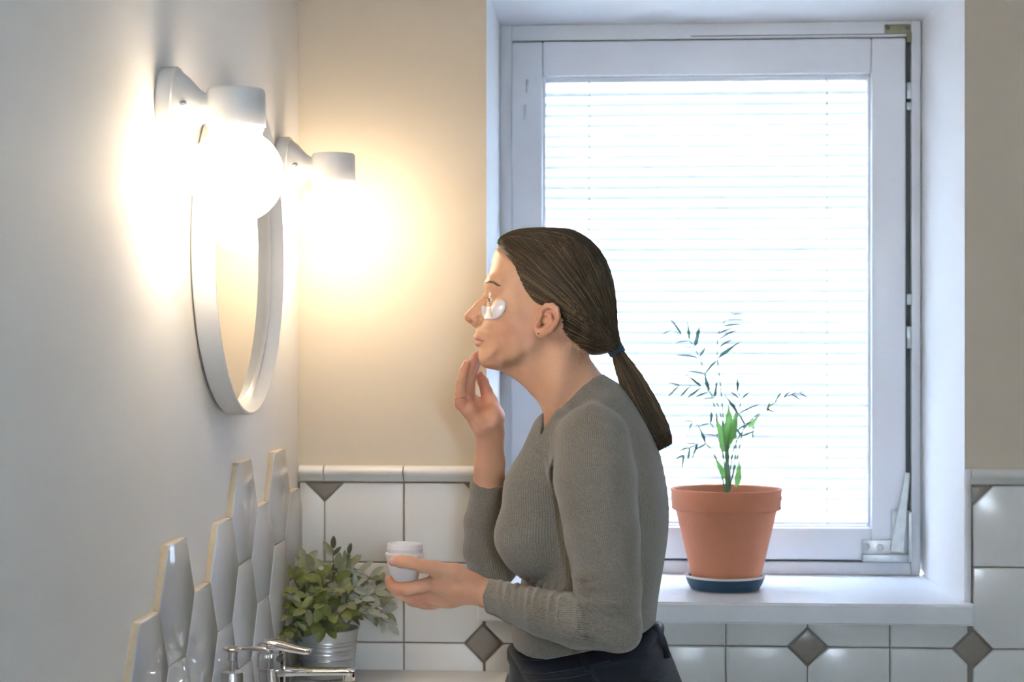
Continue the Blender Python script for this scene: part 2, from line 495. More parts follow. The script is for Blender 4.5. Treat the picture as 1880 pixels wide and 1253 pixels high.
bmesh.ops.bevel(bm, geom=es, offset=0.004, segments=3, affect='EDGES')
sill = bm_obj('window_sill', bm, 'sill', win, True, 40)
# hardware: corner hinge with its stay arm, top bracket, edge rollers, keep plates
hinge = empty('hinge', P(1630, 1000, YS)); hinge.parent = win; hinge.matrix_parent_inverse = Matrix.Translation(-win.location)
def box_px(name, u0, v0, u1, v1, Y, d, m, parent, bevel=0.001):
    a, b = P(u0, v1, Y), P(u1, v0, Y)
    return box(name, (a.x, Y - d, a.z), (b.x, Y, b.z), m, parent, bevel)
box_px('foot_plate', 1582, 992, 1670, 1031, YS, 0.004, 'steel', hinge)
box_px('foot_plate', 1582, 1018, 1672, 1031, YS, 0.014, 'steel', hinge)
box_px('upright_plate', 1636, 938, 1670, 1020, YS, 0.005, 'steel', hinge)
box_px('edge_bracket', 1666, 940, 1672, 1030, YS, 0.016, 'steel', hinge)
def bar_px(name, p0, p1, w0, w1, Y0, Y1, d, m, parent):
    a, b = P(*p0, Y0), P(*p1, Y1); t = (b - a).normalized(); s = Vector((t.z, 0, -t.x)).normalized()
    w0 *= Y0 / F / 2; w1 *= Y0 / F / 2; n = Vector((0, -d, 0))
    v = [a - s * w0, a + s * w0, b + s * w1, b - s * w1]; v = v + [q + n for q in v]
    bm = bmesh.new(); vs = [bm.verts.new(q) for q in v]
    for f in ((0, 1, 2, 3), (4, 5, 6, 7), (0, 1, 5, 4), (1, 2, 6, 5), (2, 3, 7, 6), (3, 0, 4, 7)): bm.faces.new([vs[i] for i in f])
    bmesh.ops.bevel(bm, geom=list(bm.edges), offset=0.0008, segments=1, affect='EDGES')
    return bm_obj(name, bm, m, parent, True, 30)
bar_px('stay_arm', (1646, 1014), (1666, 868), 25, 8, YS - 0.006, YS - 0.003, 0.005, 'steel', hinge)
bar_px('stay_arm', (1638, 1008), (1648, 940), 9, 11, YS - 0.002, YS - 0.002, 0.004, 'steel', hinge)
for u, v in ((1590, 1004), (1616, 1006), (1648, 1010)):
    lathe('screw', P(u, v, YS - 0.003), (0, -1, 0), [(0.0075, 0), (0.0075, 0.002), (0.004, 0.0042), (0.001, 0.0046)], 'steel', hinge, 14)
br = empty('top_bracket', P(1648, 55, YF)); br.parent = win; br.matrix_parent_inverse = Matrix.Translation(-win.location)
M['brass'] = mat('old_brass', (0.22, 0.21, 0.13), 0.45, 0.6, bump=(80, 0.4, 0.001), var=(70, 0.3))
box_px('plate', 1624, 45, 1672, 63, YF, 0.004, 'brass', br)
box_px('hook', 1664, 60, 1673, 78, YF, 0.007, 'brass', br)
for u in (1630, 1666): lathe('screw', P(u, 51, YF - 0.003), (0, -1, 0), [(0.005, 0), (0.004, 0.003), (0.001, 0.0035)], 'gasket', br, 12)
box_px('top_gap_shade', 1268, 62, 1664, 68, YF + 0.004, 0.005, 'gasket', win)  # dark strip standing in for the shade in the gap above the sash
for v0, v1 in ((152, 182), (188, 203), (540, 560), (600, 640)):
    box_px('edge_roller', 1664, v0, 1673, v1, YF + 0.002, 0.006, 'steel', win)
for u0, v0, u1, v1 in ((966, 146, 970, 170), (962, 192, 966, 220)):
    box_px('keep', u0, v0, u1, v1, YS, 0.0025, 'steel', win)

# ------------------------------------------------------------------ blind
blind = empty('window_blind', P(1298, 965, YF + 0.02))
tag(blind, 'white slatted blind lowered over the whole window pane', 'blind')
by = YF + 0.022
bx0, bx1 = P(1001, 500, by).x, P(1594, 500, by).x
ztop, zbot = P(1298, 136, by).z, P(1298, 963, by).z
box('headrail', (bx0 - 0.002, by - 0.012, ztop - 0.017), (bx1 + 0.002, by + 0.012, ztop), 'pvc', blind, 0.002)
NS = 42
pitch = (ztop - 0.020 - zbot - 0.010) / NS
n_arc = 7; W_ = 0.0312; tilt = math.radians(83)
sv = []
for x in (bx0, bx1):
    for side in (0, 1):
        for i in range(n_arc):
            t = (i / (n_arc - 1) - 0.5)
            a = t * W_; b = -0.0021 * (1 - (2 * t) ** 2) - side * 0.0003
            sv.append((x, a * math.cos(tilt) - b * math.sin(tilt), a * math.sin(tilt) + b * math.cos(tilt)))
sf = []
for side in (0, 1):
    for i in range(n_arc - 1):
        o_ = side * n_arc
        sf.append((o_ + i, o_ + i + 1, o_ + i + 1 + 2 * n_arc, o_ + i + 2 * n_arc))
slat_me = bpy.data.meshes.new('slat'); slat_me.from_pydata(sv, [], sf[:n_arc - 1]); slat_me.update()
slat_me.polygons.foreach_set('use_smooth', [True] * len(slat_me.polygons)); slat_me.materials.append(M['slat'])
for i in range(NS):
    o = bpy.data.objects.new('slat', slat_me); COL.objects.link(o)
    o.location = (0, by, ztop - 0.030 - pitch * i); o.rotation_euler = (R.uniform(-0.02, 0.02), R.uniform(-0.0008, 0.0008), 0)
    o.parent = blind; o.matrix_parent_inverse = Matrix.Translation(-blind.location)
box('bottom_rail', (bx0, by - 0.010, zbot - 0.004), (bx1, by + 0.010, zbot + 0.008), 'pvc', blind, 0.002)
for u in (1082, 1517):
    xx = P(u, 300, by).x
    bm = bmesh.new()
    add_tube(bm, [(xx, by - 0.0125, ztop - 0.01), (xx, by - 0.0125, zbot)], 0.0011, 6)
    for i in range(NS): add_lathe(bm, (xx, by - 0.0125, ztop - 0.0225 - pitch * i), (0, 0, 1), [(0.0008, -0.0028), (0.0024, -0.001), (0.0024, 0.001), (0.0008, 0.0028)], 8)
    bm_obj('ladder_cord', bm, 'slat', blind, True)

# ------------------------------------------------------------------ wall lamps
LZ = CAMZ + 0.231; GX = -0.516
def wall_lamp(Y, label):
    t = empty('wall_lamp', (XL, Y, LZ + 0.088)); tag(t, label, 'lamp', 'globe lamps beside the mirror')
    az = LZ + 0.088
    lathe('base_plate', (XL + 0.0005, Y, az), (1, 0, 0), [(0.054, 0), (0.0545, 0.002), (0.0545, 0.017), (0.053, 0.0195), (0.0505, 0.0205), (0.047, 0.021)], 'white_enamel', t, 48)
    lathe('arm', (XL + 0.020, Y, az), (1, 0, 0), [(0.0500, 0), (0.0475, 0.004), (0.040, 0.013), (0.031, 0.021), (0.0235, 0.028), (0.0195, 0.034), (0.0185, 0.042), (0.0185, 0.062)], 'white_enamel', t, 40)
    cap = lathe('socket_cap', (GX, Y, az - 0.026), (0, 0, 1), [(0.0335, 0), (0.0395, 0.0005), (0.0397, 0.003), (0.0385, 0.046), (0.0365, 0.0495), (0.030, 0.0505), (0.001, 0.0507)], 'white_enamel', t, 48)
    lathe('gasket_ring', (GX, Y, az - 0.031), (0, 0, 1), [(0.0365, 0), (0.0372, 0.002), (0.0365, 0.0052)], 'white_enamel', t, 40)
    r = 0.0632; prof = []
    for i in range(25):
        a = math.pi * i / 24 * 0.84
        prof.append((max(0.0008, r * math.sin(a)), -r * math.cos(a)))
    prof += [(0.0345, 0.0535), (0.0345, 0.0605)]
    lathe('globe_bulb', (GX, Y, LZ - 0.003), (0, 0, 1), prof, 'bulb', t, 48, True, 80)
    for s in (-1, 1):
        lathe('screw', (XL + 0.030, Y + s * 0.038, az - 0.0), (1, 0, 0), [(0.0045, 0), (0.0045, 0.006), (0.003, 0.0085), (0.0006, 0.009)], 'chrome_satin', t, 14)
    return t
Y1 = 2.297; Y2 = 3.079
wall_lamp(Y1, 'lit globe wall lamp nearest the camera, in front of the round mirror')
wall_lamp(Y2, 'lit globe wall lamp beyond the mirror, by the room corner')

# ------------------------------------------------------------------ mirror
MR = 0.2515; MP = 0.037
my = (PX(347, 480, XL).y + PX(523, 480, XL + MP).y) / 2 - 0.004
mz = PX(463, 762, XL + MP).z + MR
mir = empty('round_mirror', (XL, my, mz - MR)); tag(mir, 'round mirror in a deep white frame between two lamps', 'mirror')
lathe('frame', (XL + 0.003, my, mz), (1, 0, 0), [(MR - 0.020, 0.016), (MR - 0.0195, 0.0005), (MR - 0.002, 0), (MR, 0.002), (MR, MP - 0.004), (MR - 0.0012, MP - 0.0028), (MR - 0.0040, MP - 0.003), (MR - 0.0062, 0.012), (MR - 0.020, 0.011)], 'white_frame', mir, 128, False)
lathe('glass', (XL + 0.013, my, mz), (1, 0, 0), [(MR - 0.0058, 0), (MR - 0.0058, 0.0022)], 'mirror', mir, 128)

# ------------------------------------------------------------------ washbasin and cabinet
bX0, bX1 = XL + 0.0125, P(936, 1228, D).x
bY0, bY1 = 2.02, D - 0.012
basin = empty('washbasin', (bX0, bY0, COUNTER_Z - 0.09)); tag(basin, 'white ceramic washbasin with a flat deck under the mirror', 'washbasin')
def rrect(x0, x1, y0, y1, r, z, n=6):
    out = []
    for cx, cy, a0 in ((x1 - r, y1 - r, 0), (x0 + r, y1 - r, 90), (x0 + r, y0 + r, 180), (x1 - r, y0 + r, 270)):
        for k in range(n + 1):
            a = math.radians(a0 + 90 * k / n); out.append((cx + r * math.cos(a), cy + r * math.sin(a), z))
    return out
cz = COUNTER_Z
loops = [rrect(bX0, bX1, bY0, bY1, 0.012, cz - 0.09), rrect(bX0, bX1, bY0, bY1, 0.012, cz - 0.005), rrect(bX0 + 0.002, bX1 - 0.002, bY0 + 0.002, bY1 - 0.002, 0.012, cz - 0.001),
         rrect(bX0 + 0.006, bX1 - 0.006, bY0 + 0.006, bY1 - 0.006, 0.012, cz),
         rrect(bX0 + 0.125, bX1 - 0.030, 2.42, 3.02, 0.05, cz), rrect(bX0 + 0.131, bX1 - 0.036, 2.426, 3.014, 0.05, cz - 0.006),
         rrect(bX0 + 0.150, bX1 - 0.055, 2.45, 2.99, 0.05, cz - 0.06), rrect(bX0 + 0.18, bX1 - 0.085, 2.48, 2.96, 0.04, cz - 0.075)]
vv = [p for l in loops for p in l]; nn = len(loops[0]); ff = []
for k in range(len(loops) - 1):
    for i in range(nn):
        j = (i + 1) % nn; ff.append((k * nn + i, k * nn + j, (k + 1) * nn + j, (k + 1) * nn + i))
ff.append(tuple(range(nn))[::-1]); ff.append(tuple((len(loops) - 1) * nn + i for i in range(nn)))
o = mesh('bowl', vv, ff, 'ceramic', basin, True); o.data.set_sharp_from_angle(angle=math.radians(35))
lathe('drain', ((bX0 + bX1) / 2 + 0.03, 2.72, cz - 0.0755), (0, 0, 1), [(0.022, 0), (0.021, 0.002), (0.015, 0.003), (0.001, 0.0032)], 'chrome', basin, 24)
cabn = empty('vanity_cabinet', (bX0, bY0, 0)); tag(cabn, 'white vanity cabinet carrying the washbasin', 'cabinet')
box('body', (bX0 + 0.002, bY0 + 0.01, 0.0), (bX1 - 0.024, bY1 - 0.004, cz - 0.0905), 'cabinet', cabn, 0.002)
for k in range(2):
    z0, z1 = 0.06 + k * 0.345, 0.395 + k * 0.345
    d = box('drawer', (bX1 - 0.0235, bY0 + 0.012, z0), (bX1 - 0.008, bY1 - 0.006, z1), 'cabinet', cabn, 0.002)
    hd = box('handle', (bX1 - 0.0078, 2.55, z1 - 0.05), (bX1 + 0.008, 2.80, z1 - 0.038), 'chrome_satin', d, 0.002)

# ------------------------------------------------------------------ faucet
fy = 2.70
fp = P(498, 1230, fy)
fau = empty('basin_faucet', (fp.x, fy, cz)); tag(fau, 'chrome single lever faucet on the washbasin', 'faucet')
k_ = 2.72 / F
def zpx(v, Y=fy): return P(520, v, Y).z
rr = 26 * k_
lathe('body', (fp.x, fy, cz), (0, 0, 1), [(rr * 1.12, 0.0), (rr * 1.12, 0.004), (rr, 0.006), (rr, zpx(1231) - cz), (rr * 0.95, zpx(1230) - cz), (rr * 0.95, zpx(1228.5) - cz), (rr, zpx(1227.5) - cz), (rr, zpx(1200) - cz), (rr * 0.96, zpx(1197) - cz), (0.001, zpx(1196) - cz)], 'chrome', fau, 40)
def flat_bar(name, sect, m, parent):
    """sect: list of (center, half width y, half height z)"""
    bm = bmesh.new(); rings = []
    for c, hw, hh in sect:
        ring_ = []
        for i in range(16):
            a = 2 * math.pi * i / 16; ca, sa = math.cos(a), math.sin(a)
            ex = 0.5
            ring_.append(bm.verts.new((c[0], c[1] + hw * math.copysign(abs(ca) ** ex, ca), c[2] + hh * math.copysign(abs(sa) ** ex, sa))))
        rings.append(ring_)
    for A, B in zip(rings, rings[1:]):
        for i in range(16): bm.faces.new((A[i], A[(i + 1) % 16], B[(i + 1) % 16], B[i]))
    bm.faces.new(rings[0][::-1]); bm.faces.new(rings[-1])
    return bm_obj(name, bm, m, parent, True, 45)
lev = [((P(u, v, fy).x, fy, P(u, v, fy).z), w, h) for u, v, w, h in ((474, 1187, 0.014, 0.004), (482, 1184, 0.019, 0.0075), (500, 1184, 0.020, 0.0085), (520, 1187, 0.017, 0.0065), (545, 1193, 0.0145, 0.0050), (562, 1196, 0.013, 0.0048), (568, 1196, 0.0125, 0.0045), (571, 1195, 0.010, 0.003))]
flat_bar('lever', lev, 'chrome', fau)
lathe('lever_neck', (fp.x, fy, zpx(1198)), (0, 0, 1), [(rr * 0.9, -0.002), (rr * 0.9, 0.006)], 'chrome', fau, 32)
spt = [((P(u, v, fy).x, fy, P(u, v, fy).z), w, h) for u, v, w, h in ((505, 1233, 0.0185, 0.0075), (530, 1233, 0.0185, 0.0065), (570, 1233.5, 0.018, 0.0048), (610, 1233, 0.018, 0.0046), (640, 1233, 0.0175, 0.0046), (647, 1233.5, 0.0165, 0.0042), (650, 1234, 0.014, 0.0026))]
flat_bar('spout', spt, 'chrome', fau)
ap = P(640, 1236, fy)
lathe('aerator', (ap.x, fy, ap.z), (0, 0, -1), [(0.0105, -0.003), (0.0105, 0.010), (0.0095, 0.012), (0.0085, 0.012), (0.008, 0.009), (0.001, 0.009)], 'chrome', fau, 24)
kp = P(519, 1205, fy - rr)
lathe('index_button', (fp.x + rr * 0.75, fy - rr * 0.70, zpx(1207)), (0.75, -0.66, 0), [(0.0055, -0.003), (0.0055, 0.001), (0.004, 0.002), (0.001, 0.002)], 'gasket', fau, 16)

# ------------------------------------------------------------------ soap dispenser
sy = 2.56
sp = P(427, 1240, sy); ks = 2.6 / F
soap = empty('soap_dispenser', (sp.x, sy, cz)); tag(soap, 'steel soap pump dispenser beside the faucet', 'soap dispenser')
def zs(v): return P(427, v, sy).z
lathe('bottle', (sp.x, sy, cz), (0, 0, 1), [(0.030, 0), (0.033, 0.003), (0.033, 0.075), (0.031, 0.082), (0.018, 0.088), (0.001, 0.089)], 'chrome_satin', soap, 40)
lathe('collar', (sp.x, sy, cz + 0.0875), (0, 0, 1), [(21 * ks, 0), (21 * ks, zs(1236) - cz - 0.0875), (20 * ks, zs(1234) - cz - 0.0875), (7 * ks, zs(1233) - cz - 0.0875)], 'chrome_satin', soap, 32)
lathe('stem', (sp.x, sy, zs(1235)), (0, 0, 1), [(5.5 * ks, 0), (5.5 * ks, zs(1214) - zs(1235)), (9.3 * ks, zs(1212.5) - zs(1235)), (9.3 * ks, zs(1194) - zs(1235))], 'chrome_satin', soap, 24)
lathe('pump_head', (sp.x, sy, zs(1197)), (0, 0, 1), [(9 * ks, 0), (17.5 * ks, zs(1193.5) - zs(1197)), (18 * ks, zs(1191.5) - zs(1197)), (16.5 * ks, zs(1189.5) - zs(1197)), (0.001, zs(1188.5) - zs(1197))], 'chrome_satin', soap, 32)
tube('nozzle', smooth_path([P(430, 1193.5, sy), P(450, 1192.5, sy), P(470, 1192, sy - 0.004), P(487, 1194, sy - 0.006), P(493, 1197, sy - 0.007)], 4), [4.2 * ks] * 13 + [3.2 * ks] * 4, 'chrome_satin', soap, 12)
# ------------------------------------------------------------------ leaves
def leaf_mesh(name, L, W, curl=0.15, fold=0.18, tipsharp=1.0, n=7, power=0.8):
    """leaf along +x from the origin, its face up +z"""
    v = []; f = []
    for i in range(n + 1):
        t = i / n
        w = W / 2 * (math.sin(math.pi * min(1, t ** (0.78 * tipsharp))) ** power) if 0 < t < 1 else 0.0006
        z = -curl * L * t * t
        for s in (-1, -0.5, 0, 0.5, 1):
            v.append((t * L, s * w, z + fold * abs(s) * w))
    for i in range(n):
        for k in range(4):
            a = i * 5 + k; f.append((a, a + 1, a + 6, a + 5))
    me = bpy.data.meshes.new(name); me.from_pydata(v, [], f); me.update()
    me.polygons.foreach_set('use_smooth', [True] * len(me.polygons))
    return me

def place_leaf(me, base, direction, normal, parent, scale=1.0, name='leaf'):
    d = Vector(direction).normalized()
    n = Vector(normal); n = (n - d * n.dot(d))
    n = n.normalized() if n.length > 1e-4 else d.orthogonal().normalized()
    y = n.cross(d)
    o = bpy.data.objects.new(name, me); COL.objects.link(o)
    mtx = Matrix((d, y, n)).transposed().to_4x4(); mtx.translation = base
    o.parent = parent; o.matrix_parent_inverse = Matrix.Translation(-parent.location)
    o.matrix_basis = mtx @ Matrix.Scale(scale, 4)
    return o

# ------------------------------------------------------------------ potted bush in a zinc bucket
py = 3.165
pc = P(601, 1200, py)
plant = empty('potted_plant', (pc.x, py, COUNTER_Z)); tag(plant, 'bushy sage green plant in a ribbed zinc bucket', 'plant')
kp = (py + 0.03) / F
pz = P(601, 1156, py).z - COUNTER_Z
r1, r0 = 56.5 * kp, 46 * kp
def rad(h): return r0 + (r1 - r0) * h / pz
prof = [(r0 * 0.9, 0), (r0, 0.002)]
h = 0.01
for frac in (0.45, 0.55, 0.60, 0.65, 0.72, 0.77):
    pass
ribs = [0.40, 0.53, 0.60, 0.70, 0.76]
ts = sorted(set([i / 60 for i in range(1, 61)]))
for t in ts:
    b = sum(0.0011 * math.exp(-((t - q) / 0.012) ** 2) for q in ribs)
    prof.append((rad(t * pz) + b, t * pz))
prof += [(r1 + 0.0018, pz + 0.0006), (r1 + 0.0018, pz + 0.0026), (r1, pz + 0.0030), (r1 - 0.0016, pz + 0.001), (rad(pz * 0.8) - 0.002, pz * 0.8)]
lathe('bucket', (pc.x, py, COUNTER_Z + 0.0002), (0, 0, 1), prof, 'zinc', plant, 48, False, 60)
lathe('bucket_floor', (pc.x, py, COUNTER_Z + 0.0004), (0, 0, 1), [(r0 * 0.9, 0), (r0 * 0.9, 0.001)], 'zinc', plant, 32)
lathe('soil', (pc.x, py, COUNTER_Z + pz * 0.78), (0, 0, 1), [(rad(pz * 0.78) - 0.002, 0), (rad(pz * 0.85) - 0.003, 0.006), (0.02, 0.012), (0.001, 0.013)], 'soil', plant, 24)
LV = {}
for key, L, W in (('leaf_a', 0.036, 0.0205), ('leaf_b', 0.034, 0.0175), ('leaf_c', 0.034, 0.0155), ('leaf_d', 0.029, 0.0130)):
    for k in range(2):
        me = leaf_mesh('leaf', L * (1 + 0.1 * k), W * (1 - 0.12 * k), 0.12 + 0.2 * k, 0.22, 1.15, 10, 0.62)
        me.materials.append(M[key]); LV[(key, k)] = me
top = Vector((pc.x, py, COUNTER_Z + pz))
def keep_in(p):
    return Vector((max(p.x, XL + 0.016), min(p.y, D - 0.013), max(p.z, COUNTER_Z + 0.004)))
rp = random.Random(11)
stems_bm = bmesh.new()
def stem_with_leaves(base, tip, sag, nl, kinds, size=1.0, lift=0.0):
    mid = (base + tip) / 2 + Vector((0, 0, sag))
    pts = [keep_in(p) for p in smooth_path([base, mid, tip], 6)]
    add_tube(stems_bm, pts, [0.0011] * (len(pts) - 3) + [0.0009, 0.0008, 0.0006], 5)
    n = len(pts)
    for i in range(nl):
        t = 0.30 + 0.70 * (i + 0.5) / nl
        j = min(n - 2, int(t * (n - 1)))
        p = pts[j].lerp(pts[j + 1], t * (n - 1) - j)
        tang = (pts[j + 1] - pts[j]).normalized()
        for s in (0, 1):
            a = rp.uniform(0, 6.28) if s == 0 else a + math.pi + rp.uniform(-0.5, 0.5)
            o1 = tang.orthogonal().normalized(); o2 = tang.cross(o1)
            out = o1 * math.cos(a) + o2 * math.sin(a)
            d = (tang * rp.uniform(0.35, 0.8) + out * rp.uniform(0.7, 1.0)).normalized()
            d.z += lift
            key = rp.choice(kinds); sc = rp.uniform(0.72, 1.1) * size
            L = 0.037 * sc
            e = p + d * L
            if e.x < XL + 0.013 or e.y > D - 0.012: 
                d = Vector((abs(d.x), -abs(d.y), d.z)); e = p + d * L
                if e.x < XL + 0.013 or e.y > D - 0.012: continue
            if e.z < COUNTER_Z + 0.01: continue
            place_leaf(LV[(key, rp.randrange(2))], p, d, Vector((rp.uniform(-0.3, 0.3), rp.uniform(-1.0, 0.0), rp.uniform(0.3, 1))) , plant, sc)
    # terminal leaf
    place_leaf(LV[(kinds[0], 0)], pts[-1], (pts[-1] - pts[-2]).normalized() + Vector((0, 0, -0.2)), Vector((0, -0.7, 0.7)), plant, 0.9 * size)
G1 = ['leaf_a', 'leaf_a', 'leaf_b', 'leaf_d']; G2 = ['leaf_b', 'leaf_a', 'leaf_b']; G3 = ['leaf_c', 'leaf_b', 'leaf_c', 'leaf_b']
def tipP(u, v, dy): return keep_in(P(u, v, py + dy))
spots = [(520, 1060, -0.05, G1), (506, 1090, -0.09, G1), (500, 1130, -0.11, G1), (540, 1040, 0.0, G2), (560, 1030, 0.03, G2), (575, 1045, -0.03, G2), (590, 1060, -0.06, G1), (600, 1085, -0.09, G1),
         (575, 1095, -0.09, G1), (545, 1085, -0.07, G1), (530, 1110, -0.09, G1), (515, 1150, -0.10, G1), (620, 1045, 0.0, G2), (640, 1055, 0.02, G3), (660, 1050, 0.02, G3), (680, 1060, 0.0, G3),
         (690, 1090, -0.02, G3), (700, 1075, 0.02, G3), (665, 1100, -0.07, G3), (640, 1110, -0.09, G2), (610, 1130, -0.10, G1), (585, 1145, -0.085, G1), (655, 1075, -0.05, G3), (625, 1080, -0.06, G2),
         (605, 1060, 0.03, G2), (550, 1060, 0.02, G1), (675, 1120, -0.06, G3), (560, 1120, -0.10, G1), (645, 1040, 0.03, G2), (700, 1105, 0.03, G3), (590, 1110, -0.10, G1), (630, 1125, -0.095, G1)]
for u, v, dy, kinds in spots:
    a = rp.uniform(0, 6.28); rb = rp.uniform(0, r1 * 0.65)
    base = top + Vector((rb * math.cos(a), rb * math.sin(a) * 0.8, -0.012))
    stem_with_leaves(base, tipP(u, v, dy), 0.022 if v > 1080 else 0.008, 3 if v > 1080 else 4, kinds)
# the tall sprig, and the long drooping sprays on the right
stem_with_leaves(top + Vector((0.01, 0, 0)), tipP(612, 1008, -0.01), 0.0, 3, ['leaf_d', 'leaf_b'], 0.9, 0.3)
stem_with_leaves(top + Vector((0.02, 0.01, 0)), tipP(640, 1018, 0.0), 0.01, 3, ['leaf_d', 'leaf_b'], 0.8, -0.2)
stem_with_leaves(top + Vector((0.03, -0.02, 0)), tipP(712, 1145, -0.05), 0.03, 4, ['leaf_c', 'leaf_c', 'leaf_b'], 0.95, -0.15)
stem_with_leaves(top + Vector((0.03, -0.01, 0)), tipP(705, 1125, -0.02), 0.03, 4, ['leaf_b', 'leaf_c'], 0.95, -0.1)
stem_with_leaves(top + Vector((-0.02, -0.03, 0)), tipP(505, 1165, -0.13), 0.025, 4, ['leaf_a', 'leaf_d'], 1.0, -0.15)
# leaves hanging over the bucket front
for u, v, du, dv in ((596, 1148, -36, -4), (600, 1148, 38, 2), (594, 1150, -10, 30), (602, 1150, 14, 22), (600, 1142, 0, -28), (580, 1152, -26, 16)):
    b = P(u, v, py - r1 - 0.004); e = P(u + du, v + dv, py - r1 - 0.02)
    place_leaf(LV[('leaf_a', 0)], b, e - b, Vector((0, -1, 0.5)), plant, (e - b).length / 0.036)
st = bm_obj('stem', stems_bm, 'stem', plant, True)

# ------------------------------------------------------------------ terracotta pot with a young palm
ty = 3.395
tc_ = P(1333, 1080, ty)
kt = (ty + 0.0) / F
saucer = empty('plant_saucer', (tc_.x, ty, SILL_Z)); tag(saucer, 'dark blue saucer with a pale rim under the terracotta pot', 'saucer')
sc_c = P(1331, 1080, ty)
lathe('dish', (sc_c.x, ty, SILL_Z + 0.0003), (0, 0, 1), [(56 * kt, 0), (62 * kt, 0.001), (68 * kt, 0.012), (72 * kt, 0.0235), (70 * kt, 0.0245), (66.3 * kt, 0.012), (61.5 * kt, 0.0058), (0.001, 0.0055)], 'saucer', saucer, 56)
lathe('rim', (sc_c.x, ty, SILL_Z + 0.0232), (0, 0, 1), [(70 * kt, 0), (72.5 * kt, 0.0015), (72.5 * kt, 0.0040), (70.5 * kt, 0.0055), (68 * kt, 0.0045), (67.5 * kt, 0.001)], 'saucer_rim', saucer, 56, False)
palm = empty('potted_palm', (tc_.x, ty, SILL_Z + 0.006)); tag(palm, 'young feathery palm in a terracotta pot on the windowsill', 'plant')
zb = SILL_Z + 0.0062
def zt(v): return P(1333, v, ty).z - zb
lathe('pot', (tc_.x, ty, zb), (0, 0, 1), [(0.001, 0), (57 * kt, 0), (59.5 * kt, 0.002), (91.5 * kt, zt(939)), (93 * kt, zt(936)), (97 * kt, zt(935)), (99 * kt, zt(933)), (101 * kt, zt(899)), (100 * kt, zt(897)), (97 * kt, zt(896.5)), (94 * kt, zt(899)), (91 * kt, zt(935)), (88 * kt, zt(938)), (0.001, zt(939))], 'terracotta', palm, 64, False)
lathe('soil', (tc_.x, ty, zb + zt(915)), (0, 0, 1), [(92 * kt, 0), (90 * kt, 0.003), (0.03, 0.007), (0.001, 0.007)], 'soil', palm, 40)
PLM = leaf_mesh('leaf', 0.050, 0.0085, 0.14, 0.1, 0.9, 6); PLM.materials.append(M['palm'])
PLS = leaf_mesh('leaf', 0.036, 0.0066, 0.18, 0.1, 0.9, 6); PLS.materials.append(M['palm'])
PLB = leaf_mesh('leaf', 0.052, 0.0145, 0.05, 0.35, 0.8, 8); PLB.materials.append(M['palm_light'])
PLK = leaf_mesh('leaf', 0.034, 0.009, 0.2, 0.3, 0.8, 6); PLK.materials.append(M['palm_light'])
rq = random.Random(5)
def frond(pts, n, side, length=1.0, me=None, start=0.35, spread=0.9, droop=-0.25, skip=0.0):
    path = smooth_path([P(u, v, ty + dy) for u, v, dy in pts], 8)
    m_ = len(path)
    tube('frond_stem', path, [0.0017 - 0.0011 * i / (m_ - 1) for i in range(m_)], 'palm_stem', palm, 5)
    for i in range(n):
        t = start + (1 - start) * (i + 0.3) / n
        j = min(m_ - 2, int(t * (m_ - 1))); p = path[j].lerp(path[j + 1], t * (m_ - 1) - j)
        tang = (path[min(j + 2, m_ - 1)] - path[j]).normalized()
        perp = Vector((tang.z, 0, -tang.x)).normalized()
        for s in side:
            if rq.random() < skip: continue
            d = tang * (0.55 + 0.4 * t) + perp * s * spread * (1.15 - 0.5 * t) + Vector((0, rq.uniform(-0.35, 0.35), droop))
            sc = length * (0.75 + 0.45 * math.sin(math.pi * min(1, t))) * rq.uniform(0.85, 1.1)
            place_leaf(me or rq.choice([PLM, PLS]), p, d, Vector((rq.uniform(-0.3, 0.3), -0.55, 0.8)), palm, sc)
frond([(1336, 905, 0), (1330, 800, 0), (1324, 720, -0.01), (1317, 650, -0.02), (1322, 605, -0.03), (1345, 574, -0.035)], 7, (1,), 0.85, None, 0.55, 1.0, -0.10)
frond([(1334, 905, 0), (1326, 820, 0.01), (1310, 740, 0.02), (1285, 660, 0.03), (1262, 622, 0.04), (1225, 602, 0.05)], 6, (1, -1), 0.8, None, 0.5, 0.9, -0.2, 0.15)
frond([(1338, 905, 0), (1346, 830, -0.01), (1372, 780, -0.02), (1410, 748, -0.03), (1445, 728, -0.04), (1474, 720, -0.05)], 5, (1, -1), 0.55, None, 0.55, 0.7, -0.25, 0.15)
frond([(1332, 905, 0), (1318, 850, 0.0), (1295, 815, -0.01), (1268, 822, -0.02), (1250, 842, -0.03)], 4, (1, -1), 0.75, None, 0.45, 0.8, -0.15, 0.1)
frond([(1335, 905, 0), (1332, 820, -0.02), (1318, 745, -0.03), (1290, 712, -0.05), (1238, 708, -0.06)], 5, (1, -1), 0.8, None, 0.55, 0.8, -0.2, 0.1)
frond([(1337, 905, 0), (1352, 850, 0.02), (1362, 800, 0.03), (1372, 770, 0.04), (1388, 795, 0.05)], 4, (1, -1), 0.7, None, 0.45, 0.8, -0.1, 0.2)
frond([(1335, 905, 0), (1330, 850, 0.03), (1312, 790, 0.04), (1292, 768, 0.06), (1262, 778, 0.07)], 4, (1, -1), 0.7, None, 0.4, 0.8, -0.15, 0.1)
frond([(1338, 905, 0), (1350, 840, -0.02), (1352, 780, -0.03), (1360, 735, -0.04), (1350, 712, -0.05)], 4, (1, -1), 0.7, None, 0.4, 0.8, -0.1, 0.1)
